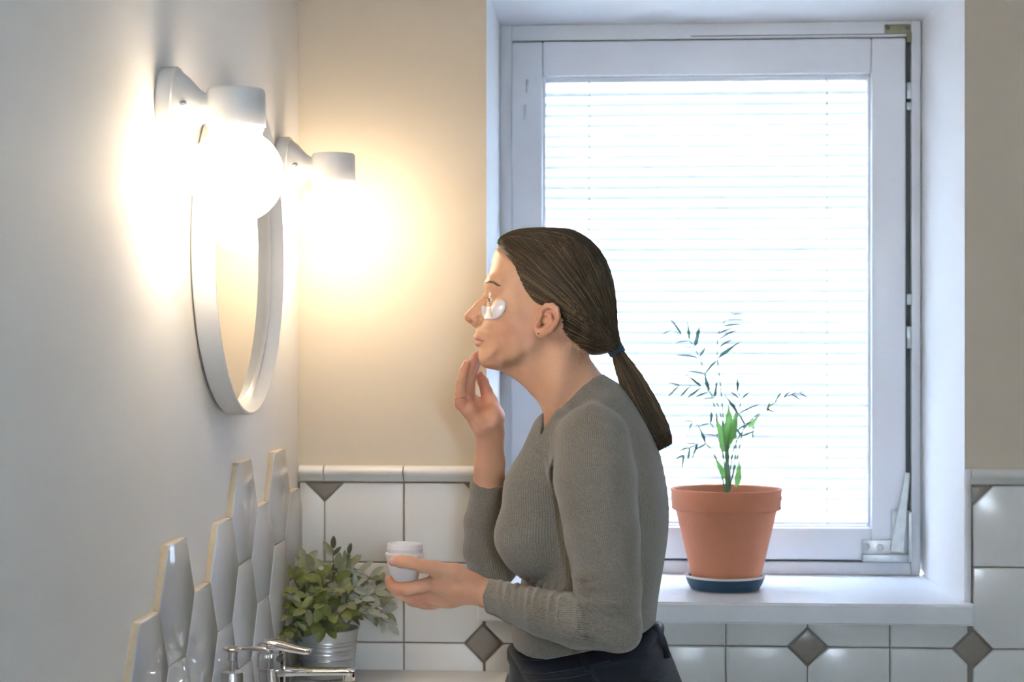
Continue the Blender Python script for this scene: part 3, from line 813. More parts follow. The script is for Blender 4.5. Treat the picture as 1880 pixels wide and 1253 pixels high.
for (u, v, du, dv, me) in ((1336, 822, 3, -76, PLB), (1339, 815, 17, -60, PLK), (1335, 835, -16, -66, PLK), (1352, 895, 8, -48, PLK), (1330, 880, -14, -40, PLK), (1374, 786, 20, -22, PLK), (1408, 757, 6, -18, PLK)):
    b = P(u, v, ty - 0.01); e = P(u + du, v + dv, ty - 0.02)
    place_leaf(me, b, e - b, Vector((0.3, -1, 0.2)), palm, (e - b).length / (0.052 if me is PLB else 0.034))
tube('frond_stem', [P(1336, 912, ty - 0.008), P(1337, 860, ty - 0.009), P(1336, 815, ty - 0.01)], [0.0028, 0.0026, 0.002], 'palm_stem', palm, 7)
# ------------------------------------------------------------------ implicit surfaces for the figure
YC = 2.83                                # her midplane
def H(u, v, dy=0.0): return P(u, v, YC + dy)
def px(r, dy=0.0): return r * (YC + dy) / F

def smin(a, b, k):
    h = np.clip(0.5 + 0.5 * (b - a) / k, 0, 1)
    return b * (1 - h) + a * h - k * h * (1 - h)
def sstep(a, b, x):
    t = np.clip((x - a) / (b - a), 0, 1)
    return t * t * (3 - 2 * t)

class Vol:
    def __init__(s, lo, hi, h):
        s.lo = np.floor(np.array(lo, 'f8') / h) * h; s.h = h
        s.n = [int(math.ceil((b - a) / h)) + 1 for a, b in zip(lo, hi)]
        s.ax = [(s.lo[i] + h * np.arange(s.n[i])).astype('f4') for i in range(3)]
        s.f = np.full(s.n, 0.5, 'f4')
    def sub(s, lo, hi):
        sl = []
        for i in range(3):
            a = max(0, int((lo[i] - s.lo[i]) / s.h)); b = min(s.n[i], int((hi[i] - s.lo[i]) / s.h) + 2)
            if b <= a: return None
            sl.append(slice(a, b))
        return tuple(sl), s.ax[0][sl[0]][:, None, None], s.ax[1][sl[1]][None, :, None], s.ax[2][sl[2]][None, None, :]
    def op(s, fn, lo, hi, k, mode='u'):
        q = s.sub(lo, hi)
        if q is None: return
        sl, X, Y, Z = q
        d = fn(X, Y, Z)
        if mode == 'u': s.f[sl] = smin(s.f[sl], d, k)
        elif mode == 's': s.f[sl] = -smin(-s.f[sl], d, k)
        elif mode == 'i': s.f[sl] = -smin(-s.f[sl], -d, k)
        elif mode == 'd': s.f[sl] = s.f[sl] - d
    def cap(s, a, b, ra, rb, k=0.004, mode='u', ys=1.0):
        a = np.array(a); b = np.array(b); ba = b - a; L = float(ba @ ba) + 1e-12
        m = max(ra, rb) * max(1, 1 / ys) + k + 2 * s.h
        def fn(X, Y, Z):
            px_, py_, pz_ = X - a[0], Y - a[1], Z - a[2]
            h = np.clip((px_ * ba[0] + py_ * ba[1] + pz_ * ba[2]) / L, 0, 1)
            return np.sqrt((px_ - h * ba[0]) ** 2 + ((py_ - h * ba[1]) * ys) ** 2 + (pz_ - h * ba[2]) ** 2) - (ra + (rb - ra) * h)
        s.op(fn, np.minimum(a, b) - m, np.maximum(a, b) + m, k, mode)
    def chain(s, pts, k=0.004, mode='u', ys=1.0):
        """pts: (u, v, dy, r_px)"""
        for p, q in zip(pts, pts[1:]):
            s.cap(H(*p[:3]), H(*q[:3]), px(p[3], p[2]), px(q[3], q[2]), k, mode, ys)
    def ell(s, c, r, k=0.004, mode='u', rot=None):
        c = np.array(c); r = np.array(r)
        R_ = np.eye(3) if rot is None else np.array(rot.to_3x3().transposed())
        m = max(r) + k + 2 * s.h
        def fn(X, Y, Z):
            p = [X - c[0], Y - c[1], Z - c[2]]
            q = [R_[i, 0] * p[0] + R_[i, 1] * p[1] + R_[i, 2] * p[2] for i in range(3)]
            k0 = np.sqrt(sum((q[i] / r[i]) ** 2 for i in range(3))); k1 = np.sqrt(sum((q[i] / r[i] ** 2) ** 2 for i in range(3))) + 1e-9
            return k0 * (k0 - 1) / k1
        s.op(fn, c - m, c + m, k, mode)
    def inflate(s, poly, ctrl, dy=0.0, k=0.01, power=3.2, pdy=0.0, sm=1.0):
        """solid with a traced side outline; ctrl: (u, v, half width mm, edge depth mm)"""
        P2 = [(H(u, v, pdy).x, H(u, v, pdy).z) for u, v in poly]
        gx, gz = s.ax[0][:, None], s.ax[2][None, :]
        d = poly_sd(P2, gx, gz)
        wsum = 0; W = 0; A = 0
        for u, v, w, a in ctrl:
            p = H(u, v, pdy); t = 1.0 / (((gx - p.x) ** 2 + (gz - p.z) ** 2 + 0.006 ** 2) ** (power / 2))
            wsum = wsum + t; W = W + t * w / 1000; A = A + t * a / 1000
        W = W / wsum; A = A / wsum
        t = 1 - np.minimum(d / A, 1.0)
        W2 = W * W * (1 - np.maximum(t, 0) ** 2)
        s.W2 = W2
        f = ((s.ax[1] - (YC + dy)) ** 2)[None, :, None] - W2[:, None, :]
        gxx, gyy, gzz = np.gradient(f, s.h)
        g = f / (np.sqrt(gxx ** 2 + gyy ** 2 + gzz ** 2) + 1e-3)
        s.f = smin(s.f, g.astype('f4'), k)
    def plane2d(s, poly, k=0.002, mode='s', pdy=0.0, ylim=None, off=0.0):
        """cut by a side-view polygon run through in depth"""
        P2 = [(H(u, v, pdy).x, H(u, v, pdy).z) for u, v in poly]
        gx, gz = s.ax[0][:, None], s.ax[2][None, :]
        d = -poly_sd(P2, gx, gz)[:, None, :] + off
        d = np.broadcast_to(d, s.f.shape)
        if ylim is not None:
            yy = s.ax[1][None, :, None]
            d = np.maximum(d, np.maximum(ylim[0] - yy, yy - ylim[1]))
        if mode == 's': s.f = -smin(-s.f, d, k)
        else: s.f = -smin(-s.f, -d, k)
    def creases(s, lines, ymin, ymax, dy):
        """raised folds: (pts, sigma px, height mm)"""
        for pts, sg, hmm in lines:
            P2 = [H(u, v, dy) for u, v in pts]
            lo = (min(p.x for p in P2) - 0.02, ymin, min(p.z for p in P2) - 0.02); hi = (max(p.x for p in P2) + 0.02, ymax, max(p.z for p in P2) + 0.02)
            q = s.sub(lo, hi)
            if q is None: continue
            sl, X, Y, Z = q
            best = 1e9; tt = 0; n = len(P2) - 1
            for i in range(n):
                ax, az, bx, bz = P2[i].x, P2[i].z, P2[i + 1].x, P2[i + 1].z
                ex, ez = bx - ax, bz - az; L = ex * ex + ez * ez
                h = np.clip(((X - ax) * ex + (Z - az) * ez) / L, 0, 1)
                dd = (X - ax - h * ex) ** 2 + (Z - az - h * ez) ** 2
                t_ = (i + h) / n
                tt = np.where(dd < best, t_, tt); best = np.minimum(dd, best)
            w = px(sg, dy)
            taper = np.clip(np.minimum(tt / 0.15 + 0.25, (1 - tt) / 0.45), 0, 1)
            s.f[sl] = s.f[sl] - (1.45 * hmm / 1000 * taper * np.exp(-best / (w * w))).astype('f4')
    def surface(s, smooth=1):
        return surface_nets(s.f, s.lo, s.h, smooth)

def poly_sd(P2, gx, gz):
    """signed distance, positive inside"""
    best = np.full(np.broadcast(gx, gz).shape, 1e9); inside = np.zeros(best.shape, bool)
    n = len(P2)
    for i in range(n):
        (ax, az), (bx, bz) = P2[i], P2[(i + 1) % n]
        ex, ez = bx - ax, bz - az; L = ex * ex + ez * ez + 1e-12
        h = np.clip(((gx - ax) * ex + (gz - az) * ez) / L, 0, 1)
        best = np.minimum(best, (gx - ax - h * ex) ** 2 + (gz - az - h * ez) ** 2)
        c = (az > gz) != (bz > gz)
        inside ^= c & (gx < (bx - ax) * (gz - az) / (ez if abs(ez) > 1e-12 else 1e-12) + ax)
    d = np.sqrt(best)
    return np.where(inside, d, -d)

def round_poly(poly, n=4):
    """Catmull-Rom closed outline"""
    out = []; m = len(poly)
    for i in range(m):
        p0, p1, p2, p3 = [Vector((*poly[(i + k) % m], 0)) for k in (-1, 0, 1, 2)]
        for k in range(n):
            t = k / n
            q = 0.5 * ((2 * p1) + (p2 - p0) * t + (2 * p0 - 5 * p1 + 4 * p2 - p3) * t * t + (3 * p1 - p0 - 3 * p2 + p3) * t ** 3)
            out.append((q.x, q.y))
    return out

def surface_nets(f, lo, h, smooth=1):
    ins = f < 0
    c = ins[:-1, :-1, :-1].astype('i1')
    cnt = np.zeros(c.shape, 'i1')
    for a in (0, 1):
        for b in (0, 1):
            for d in (0, 1):
                cnt += ins[a:ins.shape[0] - 1 + a, b:ins.shape[1] - 1 + b, d:ins.shape[2] - 1 + d]
    act = (cnt > 0) & (cnt < 8)
    idx = np.argwhere(act)
    imap = np.full(act.shape, -1, 'i4'); imap[act] = np.arange(len(idx))
    acc = np.zeros((len(idx), 3)); num = np.zeros(len(idx))
    corners = [(a, b, d) for a in (0, 1) for b in (0, 1) for d in (0, 1)]
    val = {co: f[idx[:, 0] + co[0], idx[:, 1] + co[1], idx[:, 2] + co[2]] for co in corners}
    for co in corners:
        for axis in range(3):
            if co[axis]: continue
            c2 = list(co); c2[axis] = 1; c2 = tuple(c2)
            v0, v1 = val[co], val[c2]
            m = (v0 < 0) != (v1 < 0)
            t = np.where(m, v0 / np.where(m, v0 - v1, 1), 0)
            p = np.tile(np.array(co, 'f8'), (len(idx), 1)); p[:, axis] += t
            acc += p * m[:, None]; num += m
    verts = lo + (idx + acc / num[:, None]) * h
    quads = []
    for axis in range(3):
        sl0 = [slice(None)] * 3; sl1 = [slice(None)] * 3
        sl0[axis] = slice(0, -1); sl1[axis] = slice(1, None)
        s0, s1 = ins[tuple(sl0)], ins[tuple(sl1)]
        e = np.argwhere(s0 != s1)
        b, d = [(1, 2), (2, 0), (0, 1)][axis]
        ok = (e[:, b] > 0) & (e[:, d] > 0) & (e[:, b] < f.shape[b] - 1) & (e[:, d] < f.shape[d] - 1)
        e = e[ok]
        flip = s0[e[:, 0], e[:, 1], e[:, 2]]
        q = []
        for ob, od in ((1, 1), (0, 1), (0, 0), (1, 0)):
            w = e.copy(); w[:, b] -= ob; w[:, d] -= od
            q.append(imap[w[:, 0], w[:, 1], w[:, 2]])
        q = np.stack(q, 1)
        q[~flip] = q[~flip][:, ::-1]
        quads.append(q)
    quads = np.concatenate(quads)
    quads = quads[(quads >= 0).all(1)]
    for _ in range(smooth):
        A = np.zeros_like(verts); N = np.zeros(len(verts))
        for i in range(4):
            for j in ((i + 1) % 4, (i - 1) % 4):
                for ax in range(3): A[:, ax] += np.bincount(quads[:, i], verts[quads[:, j], ax], len(verts))
                N += np.bincount(quads[:, i], minlength=len(verts))
        verts = verts * 0.5 + 0.5 * A / np.maximum(N, 1)[:, None]
    return verts, quads

def np_mesh(name, verts, quads, m, parent=None, attrs=None):
    me = bpy.data.meshes.new(name)
    me.vertices.add(len(verts)); me.vertices.foreach_set('co', np.asarray(verts, 'f4').ravel())
    me.loops.add(quads.size); me.loops.foreach_set('vertex_index', quads.astype('i4').ravel())
    me.polygons.add(len(quads)); k = quads.shape[1]
    me.polygons.foreach_set('loop_start', np.arange(0, quads.size, k, dtype='i4'))
    me.polygons.foreach_set('use_smooth', np.ones(len(quads), bool))
    me.update(calc_edges=True); me.validate()
    for kx, val in (attrs or {}).items():
        if val.ndim == 1:
            a = me.attributes.new(kx, 'FLOAT', 'POINT'); a.data.foreach_set('value', val.astype('f4'))
        else:
            a = me.color_attributes.new(kx, 'FLOAT_COLOR', 'POINT')
            a.data.foreach_set('color', np.concatenate([val, np.ones((len(val), 1))], 1).astype('f4').ravel())
    return link(name, me, m, parent)

def bounds(u0, u1, v0, v1, d0, d1, pad=0.01):
    ps = [H(u, v, d) for u in (u0, u1) for v in (v0, v1) for d in (d0, d1)]
    return ([min(p[i] for p in ps) - pad for i in range(3)], [max(p[i] for p in ps) + pad for i in range(3)])

# ------------------------------------------------------------------ figure materials
def attr_node(nt, name):
    a = nt.nodes.new('ShaderNodeAttribute'); a.attribute_name = name; return a
def skin_mat():
    m = mat('skin', (0.6, 0.4, 0.3), 0.46, Subsurface_Weight=0.12, Subsurface_Scale=0.006)
    nt = m.node_tree; b = nt.nodes['Principled BSDF']
    a = attr_node(nt, 'tint')
    n = nt.nodes.new('ShaderNodeTexNoise'); n.inputs['Scale'].default_value = 55; n.inputs['Detail'].default_value = 6
    tc = nt.nodes.new('ShaderNodeTexCoord'); nt.links.new(tc.outputs['Object'], n.inputs['Vector'])
    r = nt.nodes.new('ShaderNodeMapRange'); r.inputs['From Min'].default_value = 0.3; r.inputs['From Max'].default_value = 0.7
    r.inputs['To Min'].default_value = 0.96; r.inputs['To Max'].default_value = 1.03; nt.links.new(n.outputs['Fac'], r.inputs['Value'])
    mx = nt.nodes.new('ShaderNodeVectorMath'); mx.operation = 'SCALE'
    nt.links.new(a.outputs['Color'], mx.inputs[0]); nt.links.new(r.outputs['Result'], mx.inputs['Scale'])
    nt.links.new(mx.outputs['Vector'], b.inputs['Base Color'])
    n2 = nt.nodes.new('ShaderNodeTexNoise'); n2.inputs['Scale'].default_value = 700; nt.links.new(tc.outputs['Object'], n2.inputs['Vector'])
    bp = nt.nodes.new('ShaderNodeBump'); bp.inputs['Strength'].default_value = 0.10; bp.inputs['Distance'].default_value = 0.0006
    nt.links.new(n2.outputs['Fac'], bp.inputs['Height']); nt.links.new(bp.outputs['Normal'], b.inputs['Normal'])
    b.inputs['Subsurface Radius'].default_value = (1.0, 0.35, 0.2)
    return m
M['skin'] = skin_mat()

def knit_mat():
    m = mat('grey_rib_knit', (0.27, 0.265, 0.25), 0.92, spec=0.15)
    nt = m.node_tree; b = nt.nodes['Principled BSDF']
    b.inputs['Sheen Weight'].default_value = 0.35; b.inputs['Sheen Roughness'].default_value = 0.5
    a = attr_node(nt, 'rib')
    mul = nt.nodes.new('ShaderNodeMath'); mul.operation = 'MULTIPLY'; mul.inputs[1].default_value = 2 * math.pi / 0.0031
    nt.links.new(a.outputs['Fac'], mul.inputs[0])
    sn = nt.nodes.new('ShaderNodeMath'); sn.operation = 'SINE'; nt.links.new(mul.outputs[0], sn.inputs[0])
    tc = nt.nodes.new('ShaderNodeTexCoord')
    mp = nt.nodes.new('ShaderNodeMapping'); mp.inputs['Scale'].default_value = (260, 260, 620); nt.links.new(tc.outputs['Object'], mp.inputs['Vector'])
    n = nt.nodes.new('ShaderNodeTexNoise'); n.inputs['Scale'].default_value = 1.0; n.inputs['Detail'].default_value = 3
    nt.links.new(mp.outputs['Vector'], n.inputs['Vector'])
    cr = nt.nodes.new('ShaderNodeMapRange'); cr.inputs['From Min'].default_value = 0.25; cr.inputs['From Max'].default_value = 0.75
    cr.inputs['To Min'].default_value = 0.78; cr.inputs['To Max'].default_value = 1.18; nt.links.new(n.outputs['Fac'], cr.inputs['Value'])
    rb = nt.nodes.new('ShaderNodeMapRange'); rb.inputs['From Min'].default_value = -1; rb.inputs['From Max'].default_value = 1
    rb.inputs['To Min'].default_value = 0.86; rb.inputs['To Max'].default_value = 1.08; nt.links.new(sn.outputs[0], rb.inputs['Value'])
    mm = nt.nodes.new('ShaderNodeMath'); mm.operation = 'MULTIPLY'; nt.links.new(cr.outputs['Result'], mm.inputs[0]); nt.links.new(rb.outputs['Result'], mm.inputs[1])
    sc = nt.nodes.new('ShaderNodeVectorMath'); sc.operation = 'SCALE'; sc.inputs[0].default_value = (0.245, 0.224, 0.184)
    nt.links.new(mm.outputs[0], sc.inputs['Scale']); nt.links.new(sc.outputs['Vector'], b.inputs['Base Color'])
    ad = nt.nodes.new('ShaderNodeMath'); ad.operation = 'MULTIPLY_ADD'; ad.inputs[1].default_value = 0.4
    nt.links.new(n.outputs['Fac'], ad.inputs[0]); nt.links.new(sn.outputs[0], ad.inputs[2])
    bp = nt.nodes.new('ShaderNodeBump'); bp.inputs['Strength'].default_value = 0.35; bp.inputs['Distance'].default_value = 0.0007
    nt.links.new(ad.outputs[0], bp.inputs['Height']); nt.links.new(bp.outputs['Normal'], b.inputs['Normal'])
    return m
M['knit'] = knit_mat()
M['denim'] = mat('dark_denim', (0.010, 0.014, 0.020), 0.6, bump=(900, 0.35, 0.0006), var=(25, 0.5, (0.022, 0.032, 0.048)))
M['stitch'] = mat('denim_stitching', (0.05, 0.06, 0.075), 0.8)
M['button'] = mat('jeans_button', (0.25, 0.25, 0.25), 0.4, 0.8)
def hair_mat():
    m = mat('dark_blond_hair', (0.1, 0.07, 0.04), 0.42, spec=0.5)
    nt = m.node_tree; b = nt.nodes['Principled BSDF']
    a = attr_node(nt, 'tint'); nt.links.new(a.outputs['Color'], b.inputs['Base Color'])
    return m
M['hair'] = hair_mat()
M['tie'] = mat('navy_hair_tie', (0.03, 0.065, 0.10), 0.8, bump=(500, 0.6, 0.001))
M['patch'] = mat('white_gel_patch', (0.88, 0.81, 0.81), 0.16, Subsurface_Weight=0.3, Coat_Weight=0.6)
M['nail'] = mat('glossy_nail', (0.66, 0.37, 0.30), 0.15, Coat_Weight=0.6)
M['stud'] = mat('dark_ear_stud', (0.10, 0.08, 0.06), 0.25, 0.8)
M['ring_gold'] = mat('gold_ring', (0.75, 0.52, 0.22), 0.2, 1.0)
M['lash'] = mat('lash_hair', (0.03, 0.02, 0.015), 0.6)
def eye_mat():
    m = mat('eye', (0.8, 0.78, 0.75), 0.06)
    nt = m.node_tree; a = attr_node(nt, 'tint'); nt.links.new(a.outputs['Color'], nt.nodes['Principled BSDF'].inputs['Base Color'])
    return m
M['eye'] = eye_mat()

# ------------------------------------------------------------------ head and neck
HEAD = round_poly([(911, 457), (905, 477), (900, 496), (894, 512), (890, 522), (889.8, 531), (892, 544), (893, 560), (889, 578), (880, 594), (875, 603), (873.5, 610), (873.5, 618), (877, 625), (876, 632),
                   (879.5, 640), (878.8, 652), (880, 664), (887, 674), (900, 677.5), (922, 678), (945, 673), (970, 663), (994, 648), (1012, 632), (1040, 640), (1068, 650), (1090, 640),
                   (1110, 610), (1121, 565), (1116, 515), (1098, 470), (1065, 440), (1015, 428), (965, 429), (938, 446), (922, 454)], 3)
HC = [(1030, 490, 75, 72), (1060, 560, 74, 65), (1095, 540, 62, 60), (1010, 440, 60, 55), (950, 450, 58, 55), (925, 490, 61, 60), (905, 520, 62, 58), (905, 545, 62, 56), (928, 568, 66, 56), (950, 580, 68, 60),
      (895, 590, 60, 62), (940, 605, 64, 52), (895, 610, 54, 62), (885, 622, 48, 62), (885, 640, 44, 52), (890, 660, 36, 34), (905, 672, 35, 18), (930, 664, 49, 20), (915, 645, 52, 45), (955, 655, 57, 20), (955, 630, 62, 40), (985, 640, 60, 20), (1000, 600, 68, 40),
      (1010, 560, 72, 60), (1040, 600, 68, 45), (1080, 610, 60, 50), (1060, 640, 54, 40)]
lo, hi = bounds(845, 1140, 425, 860, -0.10, 0.10, 0.004)
BH = 0.0015
hv = Vol(lo, hi, BH)
hv.inflate(HEAD, HC)
# neck and upper chest
hv.chain([(985, 632, 0, 52), (1030, 692, 0, 57), (1085, 765, 0, 64)], 0.016, ys=1.08)
hv.chain([(1050, 720, 0, 58), (1070, 775, 0, 64), (1084, 850, 0, 74)], 0.012)
hv.chain([(912, 663, 0, 12), (945, 674, 0, 17), (990, 694, 0, 32)], 0.010)
for s in (-1, 1):
    hv.chain([(1036, 650, s * 0.040, 11), (1026, 710, s * 0.041, 11), (1012, 785, s * 0.016, 8)], 0.026)
# nose
hv.chain([(893.5, 543, 0, 5.5), (878, 562, 0, 7.2), (861.0, 581, 0, 8.6)], 0.004)
hv.chain([(903, 556, 0, 9), (885, 577, 0, 12.5), (878, 587, 0, 13.5)], 0.006)
hv.chain([(862, 587, 0, 6.0), (876, 596, 0, 6.5)], 0.004)
for s in (-1, 1):
    hv.ell(H(874.0, 588.0, s * 0.0105), (px(9.5), 0.0078, px(8.8)), 0.0040)
    hv.ell(H(865, 591.0, s * 0.0115), (px(5.4), 0.0085, px(3.3)), 0.0007, 's', Matrix.Rotation(0.30, 3, 'Y'))
    hv.ell(H(885.5, 586, s * 0.0195), (px(3), 0.0045, px(9)), 0.0028, 's')
# lips
for s in (-1, 1):
    hv.chain([(874.6, 618.6, 0, 5.0), (876.0, 620.0, s * 0.010, 5.0), (887.5, 625.6, s * 0.0240, 3.0)], 0.0020)
    hv.chain([(878.2, 631.6, 0, 5.2), (880.5, 631.2, s * 0.011, 4.8), (889, 628.0, s * 0.0230, 2.8)], 0.0020)
    hv.chain([(869, 623.6, 0, 1.5), (877, 625.0, s * 0.014, 1.5), (888, 626.6, s * 0.0245, 0.8)], 0.0012, 's')
# eyes: sockets, lids, openings
EYE_R = 0.0118
eyes = [H(910.0, 550.5, s * 0.0310) for s in (-1, 1)]
for s, e in zip((-1, 1), eyes):
    hv.ell(H(887, 549, s * 0.031), (px(12.5), 0.017, px(11)), 0.008, 's')
    hv.ell(e, (0.0129,) * 3, 0.0035)
    hv.chain([(900, 520, s * 0.014, 6), (907.5, 518, s * 0.033, 6.5), (920, 523, s * 0.050, 6)], 0.012)
    hv.ell(e + Vector((-0.0125, s * 0.0040, 0.0004)), (0.0095, 0.0124, 0.0040), 0.0012, 's', Matrix.Rotation(-0.10 * s, 3, 'X'))
    hv.ell(H(925, 569, s * 0.050), (px(20), 0.012, px(15)), 0.012)
# ears (the far one mirrors the near one)
def ear(s):
    E = lambda u, v, t: (u, v, s * (0.0705 + t))
    def Em(u, v, t):                    # same place on both sides of the head
        p = P(u, v, YC - 0.0705 - t); return Vector((p.x, YC + s * (0.0705 + t), p.z))
    K = (YC - 0.08) / F
    def ch(pts, k, mode='u'):
        for p, q in zip(pts, pts[1:]): hv.cap(Em(*p[:3]), Em(*q[:3]), p[3] * K, q[3] * K, k, mode)
    # plate
    ch([(1000, 590, -0.004, 15), (1008, 580, 0.000, 17), (1010, 574, 0.002, 14)], 0.004)
    ch([(1008, 590, 0.001, 15), (1002, 602, 0.0005, 12), (994, 611, -0.0005, 9)], 0.004)
    # bowl
    ch([(992, 596, 0.0095, 7.5), (1001, 590, 0.0105, 10), (1005, 583, 0.012, 8.5)], 0.0025, 's')
    ch([(1002, 574, 0.0095, 6.5), (1011, 571, 0.0115, 7), (1017, 586, 0.0125, 5.5)], 0.0022, 's')
    # rim
    ch([(992, 585, 0.002, 4.5), (994, 570, 0.006, 4.6), (1003, 561.5, 0.009, 4.8), (1014, 561, 0.0115, 5.0), (1022, 568, 0.014, 5.0), (1024.5, 580, 0.0145, 4.8), (1021.5, 594, 0.0125, 4.4), (1013, 606, 0.009, 4.4), (1002, 613, 0.005, 5.5), (993, 615, 0.0025, 6.0)], 0.002)
    ch([(1003, 577, 0.005, 2.6), (1011, 580, 0.0085, 3.4), (1013.5, 590, 0.009, 3.6), (1007, 600, 0.0065, 3.6), (998, 603.5, 0.004, 3.4)], 0.0025)
    ch([(985, 600, 0.001, 5), (987, 592, 0.0035, 4.6), (990, 586, 0.002, 4)], 0.003)
    ch([(986, 606, 0.0, 5.5), (991, 613, 0.001, 6.5)], 0.003)
    ch([(988.5, 600, 0.004, 3.6), (995, 597.5, 0.002, 6.2), (994, 589, 0.003, 3.2)], 0.0012, 's')
    ch([(993, 598, -0.002, 4.5), (996, 596, -0.008, 4.0)], 0.0012, 's')
ear(-1); ear(1)
hverts, hquads = hv.surface(1)

# ------------------------------------------------------------------ hands and forearms
# her left hand (nearer the camera) with the jar
JY = -0.095                                  # jar axis depth from the midplane
lo, hi = bounds(695, 960, 985, 1150, JY - 0.075, JY + 0.07, 0.0)
lv = Vol(lo, hi, BH)
q = JY
# wrist, back of the hand
lv.chain([(955, 1112, q + 0.004, 27), (893, 1091, q + 0.004, 25), (862, 1080, q, 26)], 0.006)
lv.chain([(868, 1080, q, 26), (840, 1076, q - 0.004, 27), (800, 1072, q - 0.010, 17)], 0.008)
lv.chain([(860, 1086, q + 0.006, 24), (830, 1092, q + 0.010, 22), (795, 1092, q + 0.012, 17)], 0.008)
lv.chain([(850, 1088, q + 0.016, 20), (825, 1098, q + 0.022, 17), (800, 1104, q + 0.026, 14)], 0.008)
# thumb across the near side of the jar
tj = q - 0.036
lv.chain([(866, 1070, q - 0.008, 19), (835, 1052, q - 0.020, 17), (800, 1045, q - 0.030, 13.5), (776, 1040, tj, 12), (752, 1033.5, tj - 0.001, 11), (736, 1031.5, tj, 11), (722, 1031.5, tj + 0.001, 9)], 0.005)
# web between thumb and index
lv.chain([(800, 1060, q - 0.018, 12), (822, 1060, q - 0.018, 16)], 0.008)
# index finger curled under and round the jar
lv.chain([(802, 1070, q - 0.012, 15), (772, 1077, q - 0.018, 12.5), (748, 1082, q - 0.022, 12), (729, 1082, q - 0.020, 11.2), (719, 1076, q - 0.016, 10.2), (715.5, 1066, q - 0.012, 8.8)], 0.003)
lv.chain([(798, 1090, q + 0.006, 14.5), (772, 1098, q + 0.004, 12), (748, 1094, q + 0.000, 11.5), (732, 1088, q + 0.004, 10.8), (722, 1076, q + 0.010, 9.5)], 0.003)
lv.chain([(800, 1100, q + 0.022, 13.5), (780, 1108, q + 0.018, 11.5), (757, 1103, q + 0.014, 11), (742, 1092, q + 0.018, 10), (736, 1080, q + 0.024, 9)], 0.003)
lv.chain([(808, 1104, q + 0.034, 12), (792, 1110, q + 0.032, 10), (774, 1106, q + 0.028, 9.3), (762, 1096, q + 0.030, 8.8), (756, 1086, q + 0.034, 8)], 0.003)
# knuckle and thumb joint relief
lv.ell(H(800, 1072, q - 0.018), (px(9), 0.008, px(9)), 0.008)
for uu in (744, 750, 756): lv.cap(H(uu + 2, 1022, tj - 0.012), H(uu - 1, 1042, tj - 0.013), 0.0009, 0.0007, 0.0012, 's')

# her right hand, fingertips on the chin
lo, hi = bounds(820, 965, 635, 960, -0.045, 0.16, 0.0)
rv = Vol(lo, hi, BH)
rv.chain([(896, 930, 0.106, 30), (897, 895, 0.090, 30.5), (899, 850, 0.070, 27.5), (899.5, 808, 0.052, 24.5), (897, 790, 0.045, 24)], 0.006)
rv.chain([(899, 796, 0.046, 24), (886, 776, 0.030, 23), (862, 752, 0.014, 15), (848, 742, 0.008, 12.5)], 0.007)     # little finger side of the palm
rv.chain([(900, 792, 0.050, 23), (892, 768, 0.050, 19), (872, 742, 0.044, 13), (864, 733, 0.042, 12)], 0.007)       # index side
rv.chain([(902, 792, 0.048, 22), (907, 764, 0.040, 18.5), (900, 738, 0.044, 13), (893, 719, 0.050, 10.2), (887, 702, 0.052, 9.2), (881, 690, 0.052, 7.8)], 0.006)   # thumb
rv.ell(H(909, 763, 0.020), (px(13), 0.016, px(20)), 0.014)                                                         # heel of the hand
rv.chain([(847, 743, 0.006, 12), (844, 722, 0.000, 9.2), (846.5, 700, -0.004, 8.6), (851.5, 680, -0.003, 7.8), (857, 667, 0.000, 6.4)], 0.0018)
rv.chain([(858, 738, 0.020, 11.5), (858, 714, 0.014, 9.0), (861.5, 690, 0.010, 8.6), (867.5, 668, 0.007, 8.0), (873.5, 652, 0.004, 6.6)], 0.0018)
rv.chain([(862, 736, 0.033, 11), (861.5, 712, 0.029, 8.4), (863.5, 692, 0.025, 8.0), (869, 673, 0.019, 7.6), (876, 659, 0.013, 6.4)], 0.003)
rv.chain([(864, 735, 0.047, 11), (863.5, 712, 0.046, 8.4), (866, 694, 0.042, 8.0), (871, 677, 0.035, 7.4), (878, 665, 0.027, 6.4)], 0.003)
rv.ell(H(881, 742, 0.014), (px(8), 0.014, px(14)), 0.008, 's')                                                     # hollow of the palm

